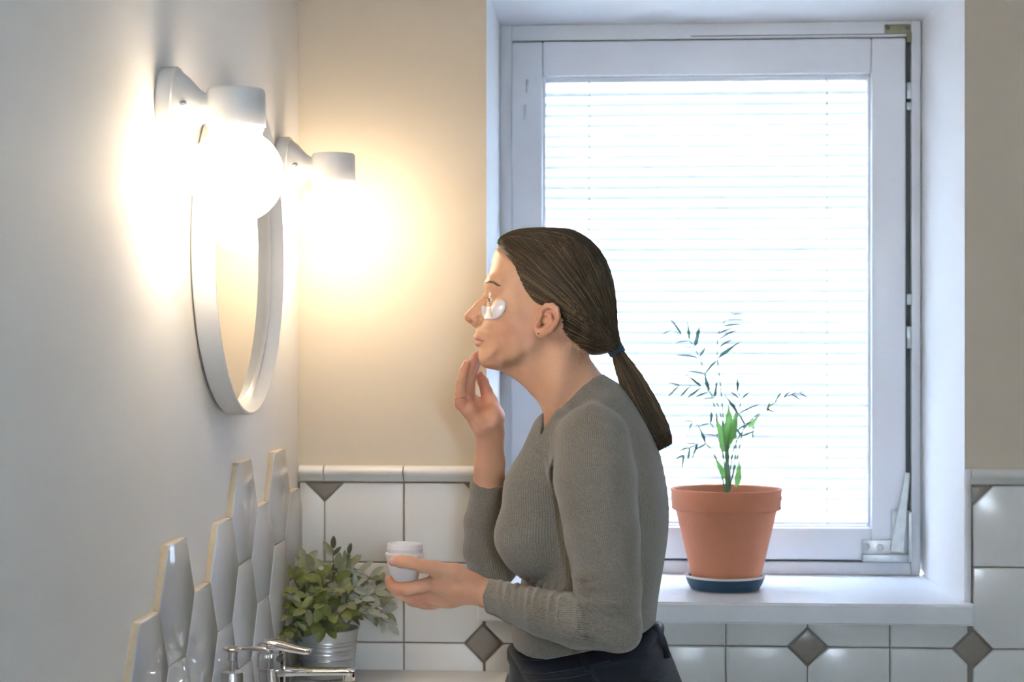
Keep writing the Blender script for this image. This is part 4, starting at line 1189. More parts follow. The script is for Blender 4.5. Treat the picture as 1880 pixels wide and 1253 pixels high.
def tints(verts, kind):
    n = len(verts); base = np.array([0.69, 0.385, 0.235])
    c = np.tile(base, (n, 1))
    red = np.array([0.66, 0.28, 0.18])
    X, Y, Z = verts[:, 0], verts[:, 1], verts[:, 2]
    def blob(p, r): return np.exp(-(((verts - np.array(p)) / r) ** 2).sum(1))
    def mixc(w, col):
        nonlocal c
        c = c * (1 - w[:, None]) + np.array(col) * w[:, None]
    if kind == 'head':
        for s in (-1, 1):
            mixc(0.35 * blob(H(930, 600, s * 0.055), (0.035, 0.03, 0.025)), red)
            mixc(0.45 * blob(H(1005, 590, s * 0.085), (0.03, 0.02, 0.03)), red)
            mixc(0.5 * blob(H(906, 545, s * 0.035), (0.012, 0.018, 0.012)), (0.50, 0.27, 0.19))
            mixc(0.75 * blob(H(865.5, 591.3, s * 0.0075), (0.0042, 0.0055, 0.0024)), (0.28, 0.09, 0.06))  # reddish nostril skin, with the shade of its depth painted in
            # brows
            a, b = H(893.5, 520.5, s * 0.012), H(914, 524, s * 0.052)
            for t in np.linspace(0, 1, 16):
                p = a.lerp(b, t); p.z += 0.003 * math.sin(math.pi * t)
                mixc(0.12 * blob(p, (0.004, 0.006, 0.0024)), (0.27, 0.16, 0.085))
        mixc(0.4 * blob(H(856, 582, 0), (0.012, 0.012, 0.012)), red)
        # lips: pigment and painted crease shade laid on by side outline, the same on both sides
        W_ = verts.copy(); W_[:, 1] = YC - np.abs(W_[:, 1] - YC)
        q_ = W_ - np.array(EYE); dep = q_ @ np.array(FW); pu = 940 + F * (q_ @ np.array(RT)) / dep; pv = HORIZON - F * q_[:, 2] / dep
        near = (np.abs(verts[:, 1] - YC) < 0.034) & (pu < 893) & (pv > 600) & (pv < 645)
        for poly, col, wt in (([(866, 618), (872, 613.5), (879, 618), (889.5, 626.2), (880, 626), (866, 625)], (0.52, 0.20, 0.155), 0.8), ([(866, 626), (880, 626), (889.5, 627), (885, 632), (880, 637.5), (868, 637)], (0.56, 0.20, 0.155), 0.9)):
            sd = poly_sd(poly, pu, pv); mixc(np.where(near, wt * sstep(-0.8, 1.2, sd), 0), col)
        sd = poly_sd([(866, 623.8), (878, 624.4), (889.5, 626.0), (890, 627.4), (878, 626.4), (866, 625.6)], pu, pv); mixc(np.where(near, 0.8 * sstep(-0.7, 0.8, sd), 0), (0.20, 0.06, 0.05))  # shade of the mouth crease painted as a dark line
    else:
        tips = [(718, 1031, tj), (714, 1066, q - 0.012), (735, 1083, q - 0.02), (768, 1100, q)] if kind == 'left' else [(857, 668, 0), (873, 653, 0), (877, 661, 0.013), (881, 667, 0.027), (880, 690, 0.038), (884, 715, 0.04), (862, 730, 0.01), (838, 742, 0)]
        for t in tips: mixc(0.75 * blob(H(*t), (0.014, 0.014, 0.016)), (0.60, 0.24, 0.16))
        mixc(np.full(n, 0.18), red)
    return c

# all of it in one field, joined by the arms and shoulders under the clothes
NA = [(1088, 812, -0.160, 70), (1093, 880, -0.180, 76), (1106, 985, -0.198, 69), (1116, 1075, -0.205, 62), (1127, 1143, -0.205, 51)]
FA = [(1129, 1147, -0.205, 50), (1062, 1140, -0.200, 52), (1000, 1128, -0.175, 43.5), (950, 1112, -0.140, 36.5), (910, 1098, -0.110, 31), (880, 1087, -0.098, 29)]
lo = np.min([hv.lo, lv.lo, rv.lo], 0); hi = np.max([V_.lo + (np.array(V_.n) - 1) * BH for V_ in (hv, lv, rv)], 0)
lo[1] = YC - 0.265; hi[1] = YC + 0.225; hi[0] = max(hi[0], H(1195, 1100, -0.2).x); lo[2] = min(lo[2], H(1100, 1215, -0.2).z)
bv = Vol(lo, hi, BH)
for V_ in (hv, lv, rv):
    o_ = np.round((V_.lo - bv.lo) / BH).astype(int)
    sl = tuple(slice(o_[i], o_[i] + V_.n[i]) for i in range(3))
    bv.f[sl] = np.minimum(bv.f[sl], V_.f)
def under(pts, k_=0.80):
    bv.chain([(u, v, d, r * k_) for u, v, d, r in pts], 0.004)
under([(1075, 830, 0, 62), (1088, 822, -0.155, 62)]); under(NA); under(FA[:-1], 0.86)
under([(1075, 830, 0, 62), (1078, 812, 0.150, 62), (1030, 850, 0.170, 62), (960, 960, 0.178, 54), (905, 1030, 0.165, 44), (894, 965, 0.126, 38), (896, 925, 0.106, 35)])
bverts, bquads = bv.surface(1)
del bv
hd_ = np.where(bverts[:, 2] > H(0, 835, 0).z, 1, 0) * np.where(bverts[:, 0] > H(925, 700, 0).x, 1, 0)
hd_ = np.maximum(hd_, (bverts[:, 2] > H(880, 684, 0).z) & (bverts[:, 0] > H(845, 600, 0).x) & (np.abs(bverts[:, 1] - YC) < 0.09) & ~((bverts[:, 2] < H(880, 646, 0).z) & (bverts[:, 0] < H(878, 660, 0).x)))
lh_ = bverts[:, 2] < H(880, 985, 0).z
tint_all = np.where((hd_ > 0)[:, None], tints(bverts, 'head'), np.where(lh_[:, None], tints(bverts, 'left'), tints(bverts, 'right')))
person = empty('person', (H(1070, 1200).x, YC, 0.0))
tag(person, 'woman in a grey ribbed top leaning towards the mirror, touching her chin', 'person')
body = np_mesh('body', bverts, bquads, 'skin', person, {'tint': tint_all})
bvh = BVHTree.FromPolygons([Vector(v) for v in hverts], [tuple(int(i) for i in f_) for f_ in hquads])

# eyeballs
for s, e in zip((-1, 1), eyes):
    n1, n2 = 24, 32; vs = []; tn = []
    g = Vector((-1, -0.30, -0.05)).normalized(); qq = g.to_track_quat('Z', 'Y')
    for i in range(n1 + 1):
        a = math.pi * i / n1
        for j in range(n2):
            b = 2 * math.pi * j / n2
            r_ = EYE_R * (1 + 0.05 * math.exp(-(a / 0.38) ** 2))
            vs.append(e + qq @ Vector((math.sin(a) * math.cos(b), math.sin(a) * math.sin(b), math.cos(a))) * r_)
            tn.append((0.01, 0.01, 0.01) if a < 0.20 else (0.10, 0.13, 0.13) if a < 0.50 else (0.70, 0.66, 0.63))
    fs = np.array([(i * n2 + j, i * n2 + (j + 1) % n2, (i + 1) * n2 + (j + 1) % n2, (i + 1) * n2 + j) for i in range(n1) for j in range(n2)])
    np_mesh('eye', np.array([tuple(v) for v in vs]), fs, 'eye', person, {'tint': np.array(tn)})
# lashes
bm = bmesh.new()
for s, e in zip((-1, 1), eyes):
    for i in range(22):
        t = i / 21 - 0.5
        p = e + Vector((-0.0122 * math.cos(t * 1.7), s * 0.0122 * math.sin(t * 1.7), 0.0036 - 0.010 * t * t))
        d = Vector((-1.0, s * 0.9 * math.sin(t * 1.7), 0.12))
        add_tube(bm, [p, p + d * 0.002 + Vector((0, 0, -0.0004)), p + d * 0.0042 + Vector((0, 0, 0.0004))], [0.00014, 0.00011, 0.00004], 3)
bm_obj('eyelashes', bm, 'lash', person)

# eyebrows: short hairs lying on the brow
bm = bmesh.new(); rb_ = random.Random(4)
for i in range(115):
    t = rb_.random(); u, v = 890.5 + 24 * t, 520.8 - 3.2 * math.sin(math.pi * min(1, t * 1.2)) + 3.5 * t * t + rb_.uniform(-2.0, 2.0) * (1 - 0.55 * t)
    d = ray(u, v).normalized(); hit = bvh.ray_cast(EYE + d * 2.2, d)
    u2, v2 = u + rb_.uniform(4.0, 7.0), v + rb_.uniform(-1.6, 1.0) + 0.6 * t
    d2 = ray(u2, v2).normalized(); hit2 = bvh.ray_cast(EYE + d2 * 2.2, d2)
    if hit[0] is None or hit2[0] is None: continue
    a_, b_ = hit[0] + hit[1] * 0.0003, hit2[0] + hit2[1] * 0.0009
    for s in (-1, 1):
        q0, q1 = a_.copy(), b_.copy()
        if s == 1: q0.y = 2 * YC - q0.y; q1.y = 2 * YC - q1.y
        add_tube(bm, [q0, (q0 + q1) / 2 + Vector((0, s * 0.0004, 0)), q1], [0.00026, 0.00022, 0.00008], 3)
M['brow'] = mat('brow_hair', (0.13, 0.075, 0.035), 0.6)
bm_obj('eyebrows', bm, 'brow', person)

# ------------------------------------------------------------------ gel patch under the eye
def z5(x, y): return (860 + x / 5.695, 440 + y / 5.695)
PP = [z5(x, y) for x, y in ((135, 712), (150, 692), (205, 702), (268, 692), (302, 660), (330, 634), (362, 632), (387, 658), (392, 705), (374, 758), (335, 806), (270, 838), (190, 842), (155, 822), (138, 770))]
PP = round_poly(PP, 4)
xs = np.linspace(880, 932, 118); ys = np.linspace(547, 592, 104)
ins = poly_sd(PP, xs[:, None], ys[None, :])
idm = {}; vs = []; 
for i in range(118):
    for j in range(104):
        if ins[i, j] > -0.4:
            d = ray(xs[i], ys[j]).normalized()
            hit = bvh.ray_cast(EYE + d * 2.2, d)
            if hit[0] is None: continue
            idm[(i, j)] = len(vs)
            th = 0.0022 * min(1, max(0, (ins[i, j] + 0.4) / 2.2)) ** 0.5
            vs.append(tuple(hit[0] + hit[1] * (th + 0.0002)))
fs = [(idm[(i, j)], idm[(i, j + 1)], idm[(i + 1, j + 1)], idm[(i + 1, j)]) for i in range(117) for j in range(103) if all(k in idm for k in ((i, j), (i, j + 1), (i + 1, j + 1), (i + 1, j)))]
o = mesh('eye_patch', vs, fs, 'patch', person, True); o['label'] = 'glossy white gel patch under the eye'
bm = bmesh.new(); bm.from_mesh(o.data)
for _ in range(14): bmesh.ops.smooth_vert(bm, verts=bm.verts, factor=0.5, use_axis_x=True, use_axis_y=True, use_axis_z=True)
for v_ in bm.verts: v_.co.y -= 0.0007
bmesh.ops.recalc_face_normals(bm, faces=bm.faces); bm.to_mesh(o.data); bm.free()
if sum(p.normal.y for p in o.data.polygons) > 0: o.data.flip_normals()

# ear stud, ring, nails
ep = P(988.5, 613, YC - 0.0785)
o = lathe('ear_stud', ep, (0, -1, 0), [(0.0001, -0.001), (0.0012, 0), (0.0012, 0.0007), (0.0006, 0.0013), (0.0001, 0.0014)], 'stud', person, 14); o['label'] = 'small dark ear stud'
rc = H(845, 728, 0.002)
bm = bmesh.new(); axis = (H(846, 715, -0.001) - H(849, 742, 0.006)).normalized(); qz = axis.to_track_quat('Z', 'Y')
cpts = [rc + qz @ Vector((math.cos(a), math.sin(a), 0)) * px(10.0) for a in np.linspace(0, 2 * math.pi, 33)]
add_tube(bm, cpts, 0.0009, 6); o = bm_obj('finger_ring', bm, 'ring_gold', person, True); o['label'] = 'thin gold ring on the little finger'
def nail(c, axis, normal, L, W):
    a = Vector(axis).normalized(); n = Vector(normal); n = (n - a * n.dot(a)).normalized(); w = a.cross(n)
    vs = []; fs = []
    for i in range(9):
        for j in range(9):
            s_, t_ = i / 4 - 1, j / 4 - 1
            r_ = max(abs(s_), abs(t_)); k_ = r_ / max(1e-6, math.hypot(s_, t_)) if r_ > 0 else 1
            k_ = 0.6 * k_ + 0.4
            x_, y_ = s_ * k_, t_ * k_
            vs.append(c + a * x_ * L / 2 + w * y_ * W / 2 - n * (0.32 * W * y_ * y_ + 0.08 * L * x_ * x_))
    for i in range(8):
        for j in range(8): fs.append((i * 9 + j, i * 9 + j + 1, i * 9 + j + 10, i * 9 + j + 9))
    o = mesh('fingernail', vs, fs, 'nail', person, True)
nail(H(721, 1028.5, tj - 0.0071), H(712, 1030, tj) - H(740, 1029, tj - 0.002), (0.0, -0.85, 0.5), 0.0125, 0.0105)
nail(H(875, 648.5, 0.0025), H(875, 645, 0) - H(868, 666, 0.005), (-0.9, -0.3, 0.3), 0.009, 0.0085)
nail(H(857, 664, -0.0042), H(858, 662, 0) - H(852, 680, -0.002), (-0.9, -0.3, 0.2), 0.008, 0.0075)

# ------------------------------------------------------------------ hair
HAIR = round_poly([(913, 459), (913, 448), (921, 436), (944, 425), (975, 420.5), (1011, 420), (1045, 423), (1070, 433), (1095, 454), (1112, 480), (1122, 508), (1128, 539), (1131, 568), (1133, 606), (1139, 632),
                   (1134, 650), (1121, 651), (1102, 657), (1080, 657), (1050, 650), (1010, 640), (980, 620), (950, 590), (930, 540), (905, 480)], 3)
HHC = [(1030, 490, 82, 76), (1060, 560, 80, 68), (1095, 540, 68, 64), (1010, 440, 66, 60), (950, 450, 62, 58), (925, 490, 64, 61), (1010, 560, 77, 60), (1040, 610, 74, 55), (1080, 610, 64, 52), (1060, 645, 56, 40), (1105, 630, 44, 40), (1130, 640, 16, 16), (1125, 600, 50, 45), (950, 520, 71, 50), (975, 545, 75, 50)]
lo, hi = bounds(895, 1150, 412, 670, -0.095, 0.095, 0.004)
cv = Vol(lo, hi, 0.002)
cv.inflate(HAIR, HHC)
REG = [(880, 380), (1180, 380), (1180, 640), (1139, 652), (1121, 653), (1102, 659), (1084, 659), (1062, 640), (1044, 622), (1031, 607), (1031, 576), (1018, 560), (1002, 563), (988, 560), (973, 547), (959, 528), (949, 504), (936, 480), (922, 464), (909, 458)]
cv.plane2d(REG, 0.011, 'i', -0.065)
hcv, hcq = cv.surface(2)
rh = np.random.RandomState(3)
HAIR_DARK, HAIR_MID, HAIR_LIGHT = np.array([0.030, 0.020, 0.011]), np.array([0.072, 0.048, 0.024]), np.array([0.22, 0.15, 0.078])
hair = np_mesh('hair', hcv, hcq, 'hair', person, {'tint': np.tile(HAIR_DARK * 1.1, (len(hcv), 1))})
cbvh = BVHTree.FromPolygons([Vector(v) for v in hcv], [tuple(int(i) for i in f_) for f_ in hcq])

class Strands:
    def __init__(s): s.v = []; s.f = []; s.c = []; s.n = 0
    def add(s, pts, r0, r1, col, sides=3):
        m = len(pts)
        if m < 2: return
        pts = np.asarray(pts); t = np.gradient(pts, axis=0); t /= np.linalg.norm(t, axis=1)[:, None] + 1e-9
        ref = np.array([0.31, -0.9, 0.3]); a = np.cross(t, ref); a /= np.linalg.norm(a, axis=1)[:, None] + 1e-9; b = np.cross(t, a)
        r = (r0 + (r1 - r0) * np.linspace(0, 1, m) ** 2)[:, None]
        for k in range(sides):
            w = 2 * math.pi * k / sides
            s.v.append(pts + (a * math.cos(w) + b * math.sin(w)) * r)
        i = np.arange(m - 1)
        for k in range(sides):
            A, B = s.n + k * m, s.n + ((k + 1) % sides) * m
            s.f.append(np.stack([A + i, A + i + 1, B + i + 1, B + i], 1))
        s.c.append(np.tile(col, (m * sides, 1))); s.n += m * sides
    def build(s, name, parent):
        return np_mesh(name, np.concatenate(s.v), np.concatenate(s.f), 'hair', parent, {'tint': np.concatenate(s.c)})
S = Strands()
TIE = (1131, 643)
hairline = [(911, 452), (912, 458), (922, 464), (936, 480), (949, 504), (959, 528), (973, 547), (988, 560), (1002, 563), (1018, 560)]
def strand_on_cap(start, bulge, side, lift, endoff):
    pts = []
    u0, v0 = start; u1, v1 = TIE[0] + endoff[0], TIE[1] + endoff[1]
    cu, cw = (u0 + u1) / 2 + bulge * 0.55 * (v1 - v0) / 200, (v0 + v1) / 2 - bulge * (u1 - u0) / 200
    for t in np.linspace(0, 1, 22):
        u = (1 - t) ** 2 * u0 + 2 * t * (1 - t) * cu + t * t * u1; v = (1 - t) ** 2 * v0 + 2 * t * (1 - t) * cw + t * t * v1
        p0 = P(u, v, YC - 0.06); org = Vector((p0.x, YC + side * 0.2, p0.z))
        hit = cbvh.ray_cast(org, Vector((0, -side, 0)))
        if hit[0] is None:
            hit = cbvh.find_nearest(Vector((p0.x, YC + side * 0.02, p0.z)))
        p = hit[0] + hit[1] * lift * (0.4 + 0.6 * math.sin(math.pi * min(1, t * 1.1)))
        pts.append(tuple(p))
    return pts
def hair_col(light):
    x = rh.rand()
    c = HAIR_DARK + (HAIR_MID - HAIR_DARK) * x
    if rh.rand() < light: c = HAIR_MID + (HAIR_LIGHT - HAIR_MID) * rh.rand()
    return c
for side, num in ((-1, 1150), (1, 260)):
    for i in range(num):
        x = rh.rand()
        if x < 0.62:
            t = rh.rand() * (len(hairline) - 1); k = int(t); a, b = hairline[k], hairline[min(k + 1, len(hairline) - 1)]
            st = (a[0] + (b[0] - a[0]) * (t - k) + rh.uniform(-1, 6), a[1] + (b[1] - a[1]) * (t - k) + rh.uniform(-6, 1.5)); bulge = rh.uniform(8, 24) * (1 - 0.5 * t / 9)
        elif x < 0.90:
            t = rh.rand(); st = (914 + 190 * t, 446 - 24 * math.sin(math.pi * min(1, t * 1.05)) + 22 * t * t + rh.uniform(0, 22)); bulge = 14 + 26 * t + rh.uniform(-4, 4)
        else:
            t = rh.rand(); st = (1032 + 30 * t, 606 + 40 * t + rh.uniform(-25, 0)); bulge = rh.uniform(-14, -4)
        pts = strand_on_cap(st, bulge, side, rh.uniform(0.0003, 0.0022), (rh.uniform(-5, 3), rh.uniform(-7, 6)))
        # darker towards the back of the head
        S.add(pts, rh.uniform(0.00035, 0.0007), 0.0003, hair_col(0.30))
CEN = H(1035, 560, 0)
crest = round_poly([(914, 447), (945, 425), (1011, 420), (1070, 433), (1112, 480), (1128, 539), (1132, 600)], 6)[:36]
TIE3 = H(*TIE, 0)
for i in range(1080):
    k = rh.rand() ** 0.85 * (len(crest) - 1.01) if i < 900 else rh.rand() * 3.0; a0, b0 = crest[int(k)], crest[int(k) + 1]
    fr = k - int(k); dy0 = rh.uniform(-0.052, 0.052) if i % 3 else rh.uniform(-0.02, 0.03)
    if i >= 900: dy0 = rh.uniform(-0.055, 0.02)
    S3 = H(a0[0] + (b0[0] - a0[0]) * fr, a0[1] + (b0[1] - a0[1]) * fr, 0); S3.y = YC + dy0
    E3 = TIE3 + Vector((rh.uniform(-0.004, 0.002), rh.uniform(-0.006, 0.006), rh.uniform(-0.006, 0.006)))
    ctrl = (S3 + E3) / 2 + Vector((0.03, dy0 * 1.1, 0.03)); lift = rh.uniform(0.0002, 0.0016); pts = []
    for t in np.linspace(0, 1, 20):
        q_ = S3 * (1 - t) ** 2 + ctrl * 2 * t * (1 - t) + E3 * t * t
        dd_ = (q_ - CEN).normalized()
        hit = cbvh.ray_cast(CEN + dd_ * 0.4, -dd_)
        if hit[0] is None: continue
        pts.append(tuple(hit[0] + hit[1] * lift))
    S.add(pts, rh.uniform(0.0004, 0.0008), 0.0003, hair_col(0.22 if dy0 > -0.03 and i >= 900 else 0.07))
# flyaways along the outline
for i in range(46):
    t = rh.rand(); u0 = 915 + 215 * t
    st = (u0, 446 - 24 * math.sin(math.pi * min(1, t * 1.05)) + 60 * t ** 3)
    pts = strand_on_cap(st, 30 * t + rh.uniform(-10, 14), -1 if rh.rand() < 0.6 else 1, rh.uniform(0.004, 0.011), (rh.uniform(-2, 6), rh.uniform(-6, 4)))
    S.add(pts[: rh.randint(10, 20)], 0.00014, 0.00007, HAIR_LIGHT)
# short loose hairs at the nape and in front of the ear
for i in range(20):
    u0, v0 = rh.uniform(1022, 1080), 0; v0 = 606 + (u0 - 1030) * 0.75
    pts = []
    L = rh.uniform(15, 60); dv = rh.uniform(-0.55, 0.1)
    for t in np.linspace(0, 1, 9):
        u = u0 - 4 + dv * L * t * t; v = v0 + L * t
        dr = ray(u, v).normalized(); hit = bvh.ray_cast(EYE + dr * 2.2, dr)
        if hit[0] is None: break
        pts.append(tuple(hit[0] + hit[1] * rh.uniform(0.0008, 0.0022)))
    S.add(pts, 0.00012, 0.00006, HAIR_LIGHT * 1.1)
# ponytail
tail = smooth_path([H(1131, 643, 0), H(1143, 668, -0.004), H(1160, 702, -0.010), H(1182, 748, -0.014), H(1205, 792, -0.014), H(1222, 822, -0.012)], 6)
tr = list(np.interp(np.arange(31), [0, 2, 6, 12, 18, 24, 27, 30], [9, 10.5, 15, 20.5, 25, 24, 20, 14]))
def tail_frame(x):
    x = x * (len(tail) - 1); i = min(int(x), len(tail) - 2); f_ = x - i
    p = tail[i].lerp(tail[i + 1], f_); t = (tail[i + 1] - tail[i]).normalized()
    a = Vector((t.z, 0, -t.x)).normalized(); b = t.cross(a)
    r = tr[i] + (tr[i + 1] - tr[i]) * f_
    return p, a, b, px(r)
for i in range(1500):
    rad_ = math.sqrt(rh.rand()) if i % 3 else 1.0; th = rh.uniform(0, 6.283); end = 1.0 - 0.28 * rh.rand() ** 1.6; tw = rh.uniform(-0.5, 0.5); wob = rh.uniform(-0.12, 0.12)
    pts = []
    for t in np.linspace(0, end, 16):
        p, a, b, r = tail_frame(t)
        ang = th + tw * t
        rr_ = rad_ * r * (1 + wob * math.sin(3 * t + th))
        
        pts.append(tuple(p + a * math.cos(ang) * rr_ + b * math.sin(ang) * rr_ * 0.85))
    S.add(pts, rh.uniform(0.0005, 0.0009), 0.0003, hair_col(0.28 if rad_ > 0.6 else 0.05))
for i in range(24):
    th = rh.uniform(0, 6.283); pts = []
    s0, s1 = rh.uniform(0.1, 0.5), rh.uniform(0.75, 1.0)
    for t in np.linspace(s0, s1, 12):
        p, a, b, r = tail_frame(t); k = 1.0 + 0.35 * (t - s0)
        pts.append(tuple(p + a * math.cos(th) * r * k + b * math.sin(th) * r * k))
    S.add(pts, 0.00018, 0.00008, HAIR_LIGHT)
for i in range(14):
    p, a, b, r = tail_frame(0.96); q0 = p + a * rh.uniform(-0.1, 0.7) * px(12)
    e = H(1238 + rh.uniform(-8, 4), 812 + rh.uniform(-4, 8), -0.012)
    S.add([tuple(tail[-7].lerp(q0, 0.3)), tuple(tail[-4].lerp(q0, 0.6)), tuple(q0), tuple(e)], 0.0003, 0.0001, HAIR_MID)
S.build('hair_strands', hair)
nrm = np.zeros(len(hcv) * 3, 'f4'); hair.data.vertices.foreach_get('normal', nrm)     # the scalp layer sits just below the strands
hair.data.vertices.foreach_set('co', (hcv - 0.0016 * nrm.reshape(-1, 3)).astype('f4').ravel()); hair.data.update()
# hair tie
bm = bmesh.new()
p, a, b, r = tail_frame(0.012); t_ = (tail[1] - tail[0]).normalized()
for off, rad_ in ((-0.0055, 11.0), (-0.001, 12.0), (0.0035, 12.0)):
    pts = [p + t_ * off + (a * math.cos(w) + b * math.sin(w)) * px(rad_) for w in np.linspace(0, 2 * math.pi, 29)]
    add_tube(bm, pts, 0.0036, 8)
o = bm_obj('hair_tie', bm, 'tie', person, True); o['label'] = 'navy blue fabric hair tie'

# ------------------------------------------------------------------ ribbed top
TORSO = round_poly([(1090, 684), (1122, 696), (1152, 720), (1182, 764), (1206, 815), (1221, 875), (1228, 930), (1226, 985), (1218, 1040), (1209, 1095), (1203, 1150), (1201, 1190), (1150, 1225), (1050, 1228), (962, 1222),
                    (946, 1198), (940, 1160), (941, 1120), (955, 1080), (962, 1000), (962, 930), (966, 870), (975, 825), (988, 785), (1001, 757), (1022, 735), (1052, 706)], 3)
TC = [ (1095, 705, 70, 60), (1090, 755, 140, 95), (1130, 740, 120, 90), (1100, 850, 160, 110), (1012, 785, 62, 90), (1030, 830, 120, 100), (1005, 840, 100, 110), (990, 880, 125, 110), (1030, 755, 70, 60), (1050, 735, 84, 62), (1072, 718, 84, 60), (1090, 950, 152, 110), (1080, 1060, 138, 110), (1070, 1160, 138, 110), (1070, 1215, 142, 110)]
lo, hi = bounds(845, 1235, 672, 1228, -0.275, 0.235, 0.004)
tv = Vol(lo, hi, 0.0022)
tv.inflate(TORSO, TC)
def mirror_chain(pts, k):
    for p, q2 in zip(pts, pts[1:]):
        for s in (-1, 1):
            A, B = H(*p[:3]), H(*q2[:3])
            if s == 1:
                A.y = 2 * YC - A.y; B.y = 2 * YC - B.y
            tv.cap(A, B, px(p[3], p[2]), px(q2[3], q2[2]), k)
mirror_chain([(1024, 800, -0.080, 50), (990, 900, -0.082, 60), (976, 985, -0.080, 63), (984, 1008, -0.078, 58)], 0.022)
# far shoulder and arm
tv.chain([(1082, 800, 0.160, 66), (1030, 850, 0.172, 62), (960, 960, 0.178, 54), (905, 1035, 0.165, 46)], 0.016)
tv.chain([(905, 1035, 0.165, 46), (895, 1010, 0.150, 44), (892, 960, 0.125, 40), (898, 905, 0.095, 34), (898.5, 894, 0.090, 34.5), (899, 880, 0.084, 34.5)], 0.006)
# near arm
tv.chain(NA[:2], 0.045)
tv.chain(NA[1:], 0.006)
tv.ell(H(1140, 1168, -0.208), (px(34), 0.030, px(28)), 0.012)
tv2 = tv
tv.chain(FA, 0.004)
# cuffs
tv.plane2d([(860, 1030), (899, 1058), (888, 1092), (894, 1130), (860, 1140)], 0.0012, 's', -0.10, (YC - 0.20, YC - 0.04))
tv.chain([(885, 1089, -0.100, 26.5), (906, 1096, -0.108, 26.0)], 0.001, 's')
tv.plane2d([(840, 830), (850, 860), (864, 876), (880, 892), (898, 900), (918, 896), (932, 880), (950, 850), (950, 800)], 0.0012, 's', 0.09, (YC + 0.03, YC + 0.20))
tv.chain([(898.5, 880, 0.085, 31.5), (898, 905, 0.096, 31.0)], 0.001, 's')
# rolled edge of the far cuff
pc_ = [H(u, v, 0.090 - 0.03 * math.sqrt(max(0, 1 - ((u - 898) / 32) ** 2))) for u, v in ((867, 880), (876, 891), (887, 898), (900, 901), (914, 897), (926, 887), (930, 880))]
for a_, b_ in zip(pc_, pc_[1:]): tv.cap(a_, b_, 0.0030, 0.0030, 0.002)
# neckline
tv.plane2d([(996, 799), (1005, 777), (1030, 743), (1054, 714), (1079, 698), (1104, 688), (1150, 640), (1100, 560), (900, 600), (985, 735), (1000, 752)], 0.0016, 's', -0.06, (YC - 0.125, YC + 0.125))
# waist edge
tv.plane2d([(900, 1300), (925, 1198), (945, 1206), (1003, 1213), (1064, 1199), (1168, 1172), (1240, 1150), (1300, 1300)], 0.002, 's', -0.1)
# folds
folds = [([(1050, 1056), (1085, 1048), (1128, 1044)], 5, 2.6), ([(1056, 1075), (1090, 1068), (1130, 1068)], 5, 2.6), ([(1066, 1092), (1100, 1098), (1140, 1098), (1172, 1094)], 6, 3.2),
         ([(1070, 1094), (1110, 1110), (1150, 1117), (1176, 1118)], 5, 3.0), ([(1072, 1097), (1105, 1124), (1145, 1146), (1165, 1152)], 5, 2.6), ([(1070, 1098), (1090, 1130), (1118, 1165), (1140, 1190)], 4.6, 2.8),
         ([(1068, 1098), (1078, 1130), (1092, 1160), (1100, 1180)], 4.4, 2.6), ([(1062, 1094), (1060, 1120), (1064, 1150), (1070, 1176)], 4.4, 2.6),
         ([(972, 830), (1000, 850), (1010, 900)], 4, 2.0), ([(1012, 838), (1004, 872), (1009, 905)], 4, 2.2)]
for i, u in enumerate((912, 926, 942, 955, 968, 981, 995, 1010, 1027)):
    t = (u - 900) / 130; vt = 1068 + 20 * t; vb = 1122 + 46 * t
    folds.append(([(u + 9, vt - 1), (u + 1, vt + 10), (u - 1, (vt + vb) / 2), (u + 4 + (i % 3) * 2, vb - (i * 7 % 12))], 3.8, 2.6 if i % 3 else 2.0))
tv.creases(folds, YC - 0.30, YC - 0.10, -0.19)
tverts, tquads = tv.surface(1)
# rib direction: turns round the axis of the nearest limb
def rib_coord(verts):
    V = np.asarray(verts)
    def seg(pts):
        best = np.full(len(V), 1e9); ang = np.zeros(len(V))
        for p, q2 in zip(pts, pts[1:]):
            a, b = np.array(H(*p[:3])), np.array(H(*q2[:3])); ba = b - a; L = ba @ ba
            h = np.clip(((V - a) @ ba) / L, 0, 1); c = a + h[:, None] * ba; d = np.linalg.norm(V - c, axis=1) - px(p[3] + 0.0) * (1 - h) - px(q2[3]) * h
            t = ba / math.sqrt(L); e1 = np.array([0, 1.0, 0]) - t * t[1]; e1 /= np.linalg.norm(e1); e2 = np.cross(t, e1)
            w = V - c; an = np.arctan2(w @ e2, -(w @ e1))
            m = d < best; ang = np.where(m, an, ang); best = np.where(m, d, best)
        return best, ang
    dn, an = seg(NA); df, af = seg(FA)
    ff, fa = seg([(905, 1035, 0.165, 46), (892, 960, 0.125, 40), (899, 880, 0.084, 34)])
    ax = H(1080, 950).x
    at = np.arctan2(V[:, 0] - ax, -(V[:, 1] - YC))
    rib = at * 0.135
    thr = 0.012
    rib = np.where(dn < thr, an * 0.060, rib)
    rib = np.where((df < thr) & (df < dn), af * 0.040, rib)
    rib = np.where(ff < thr, fa * 0.035, rib)
    return rib
top = np_mesh('top', tverts, tquads, 'knit', person, {'rib': rib_coord(tverts)}); top['label'] = 'grey ribbed knit long sleeved top'

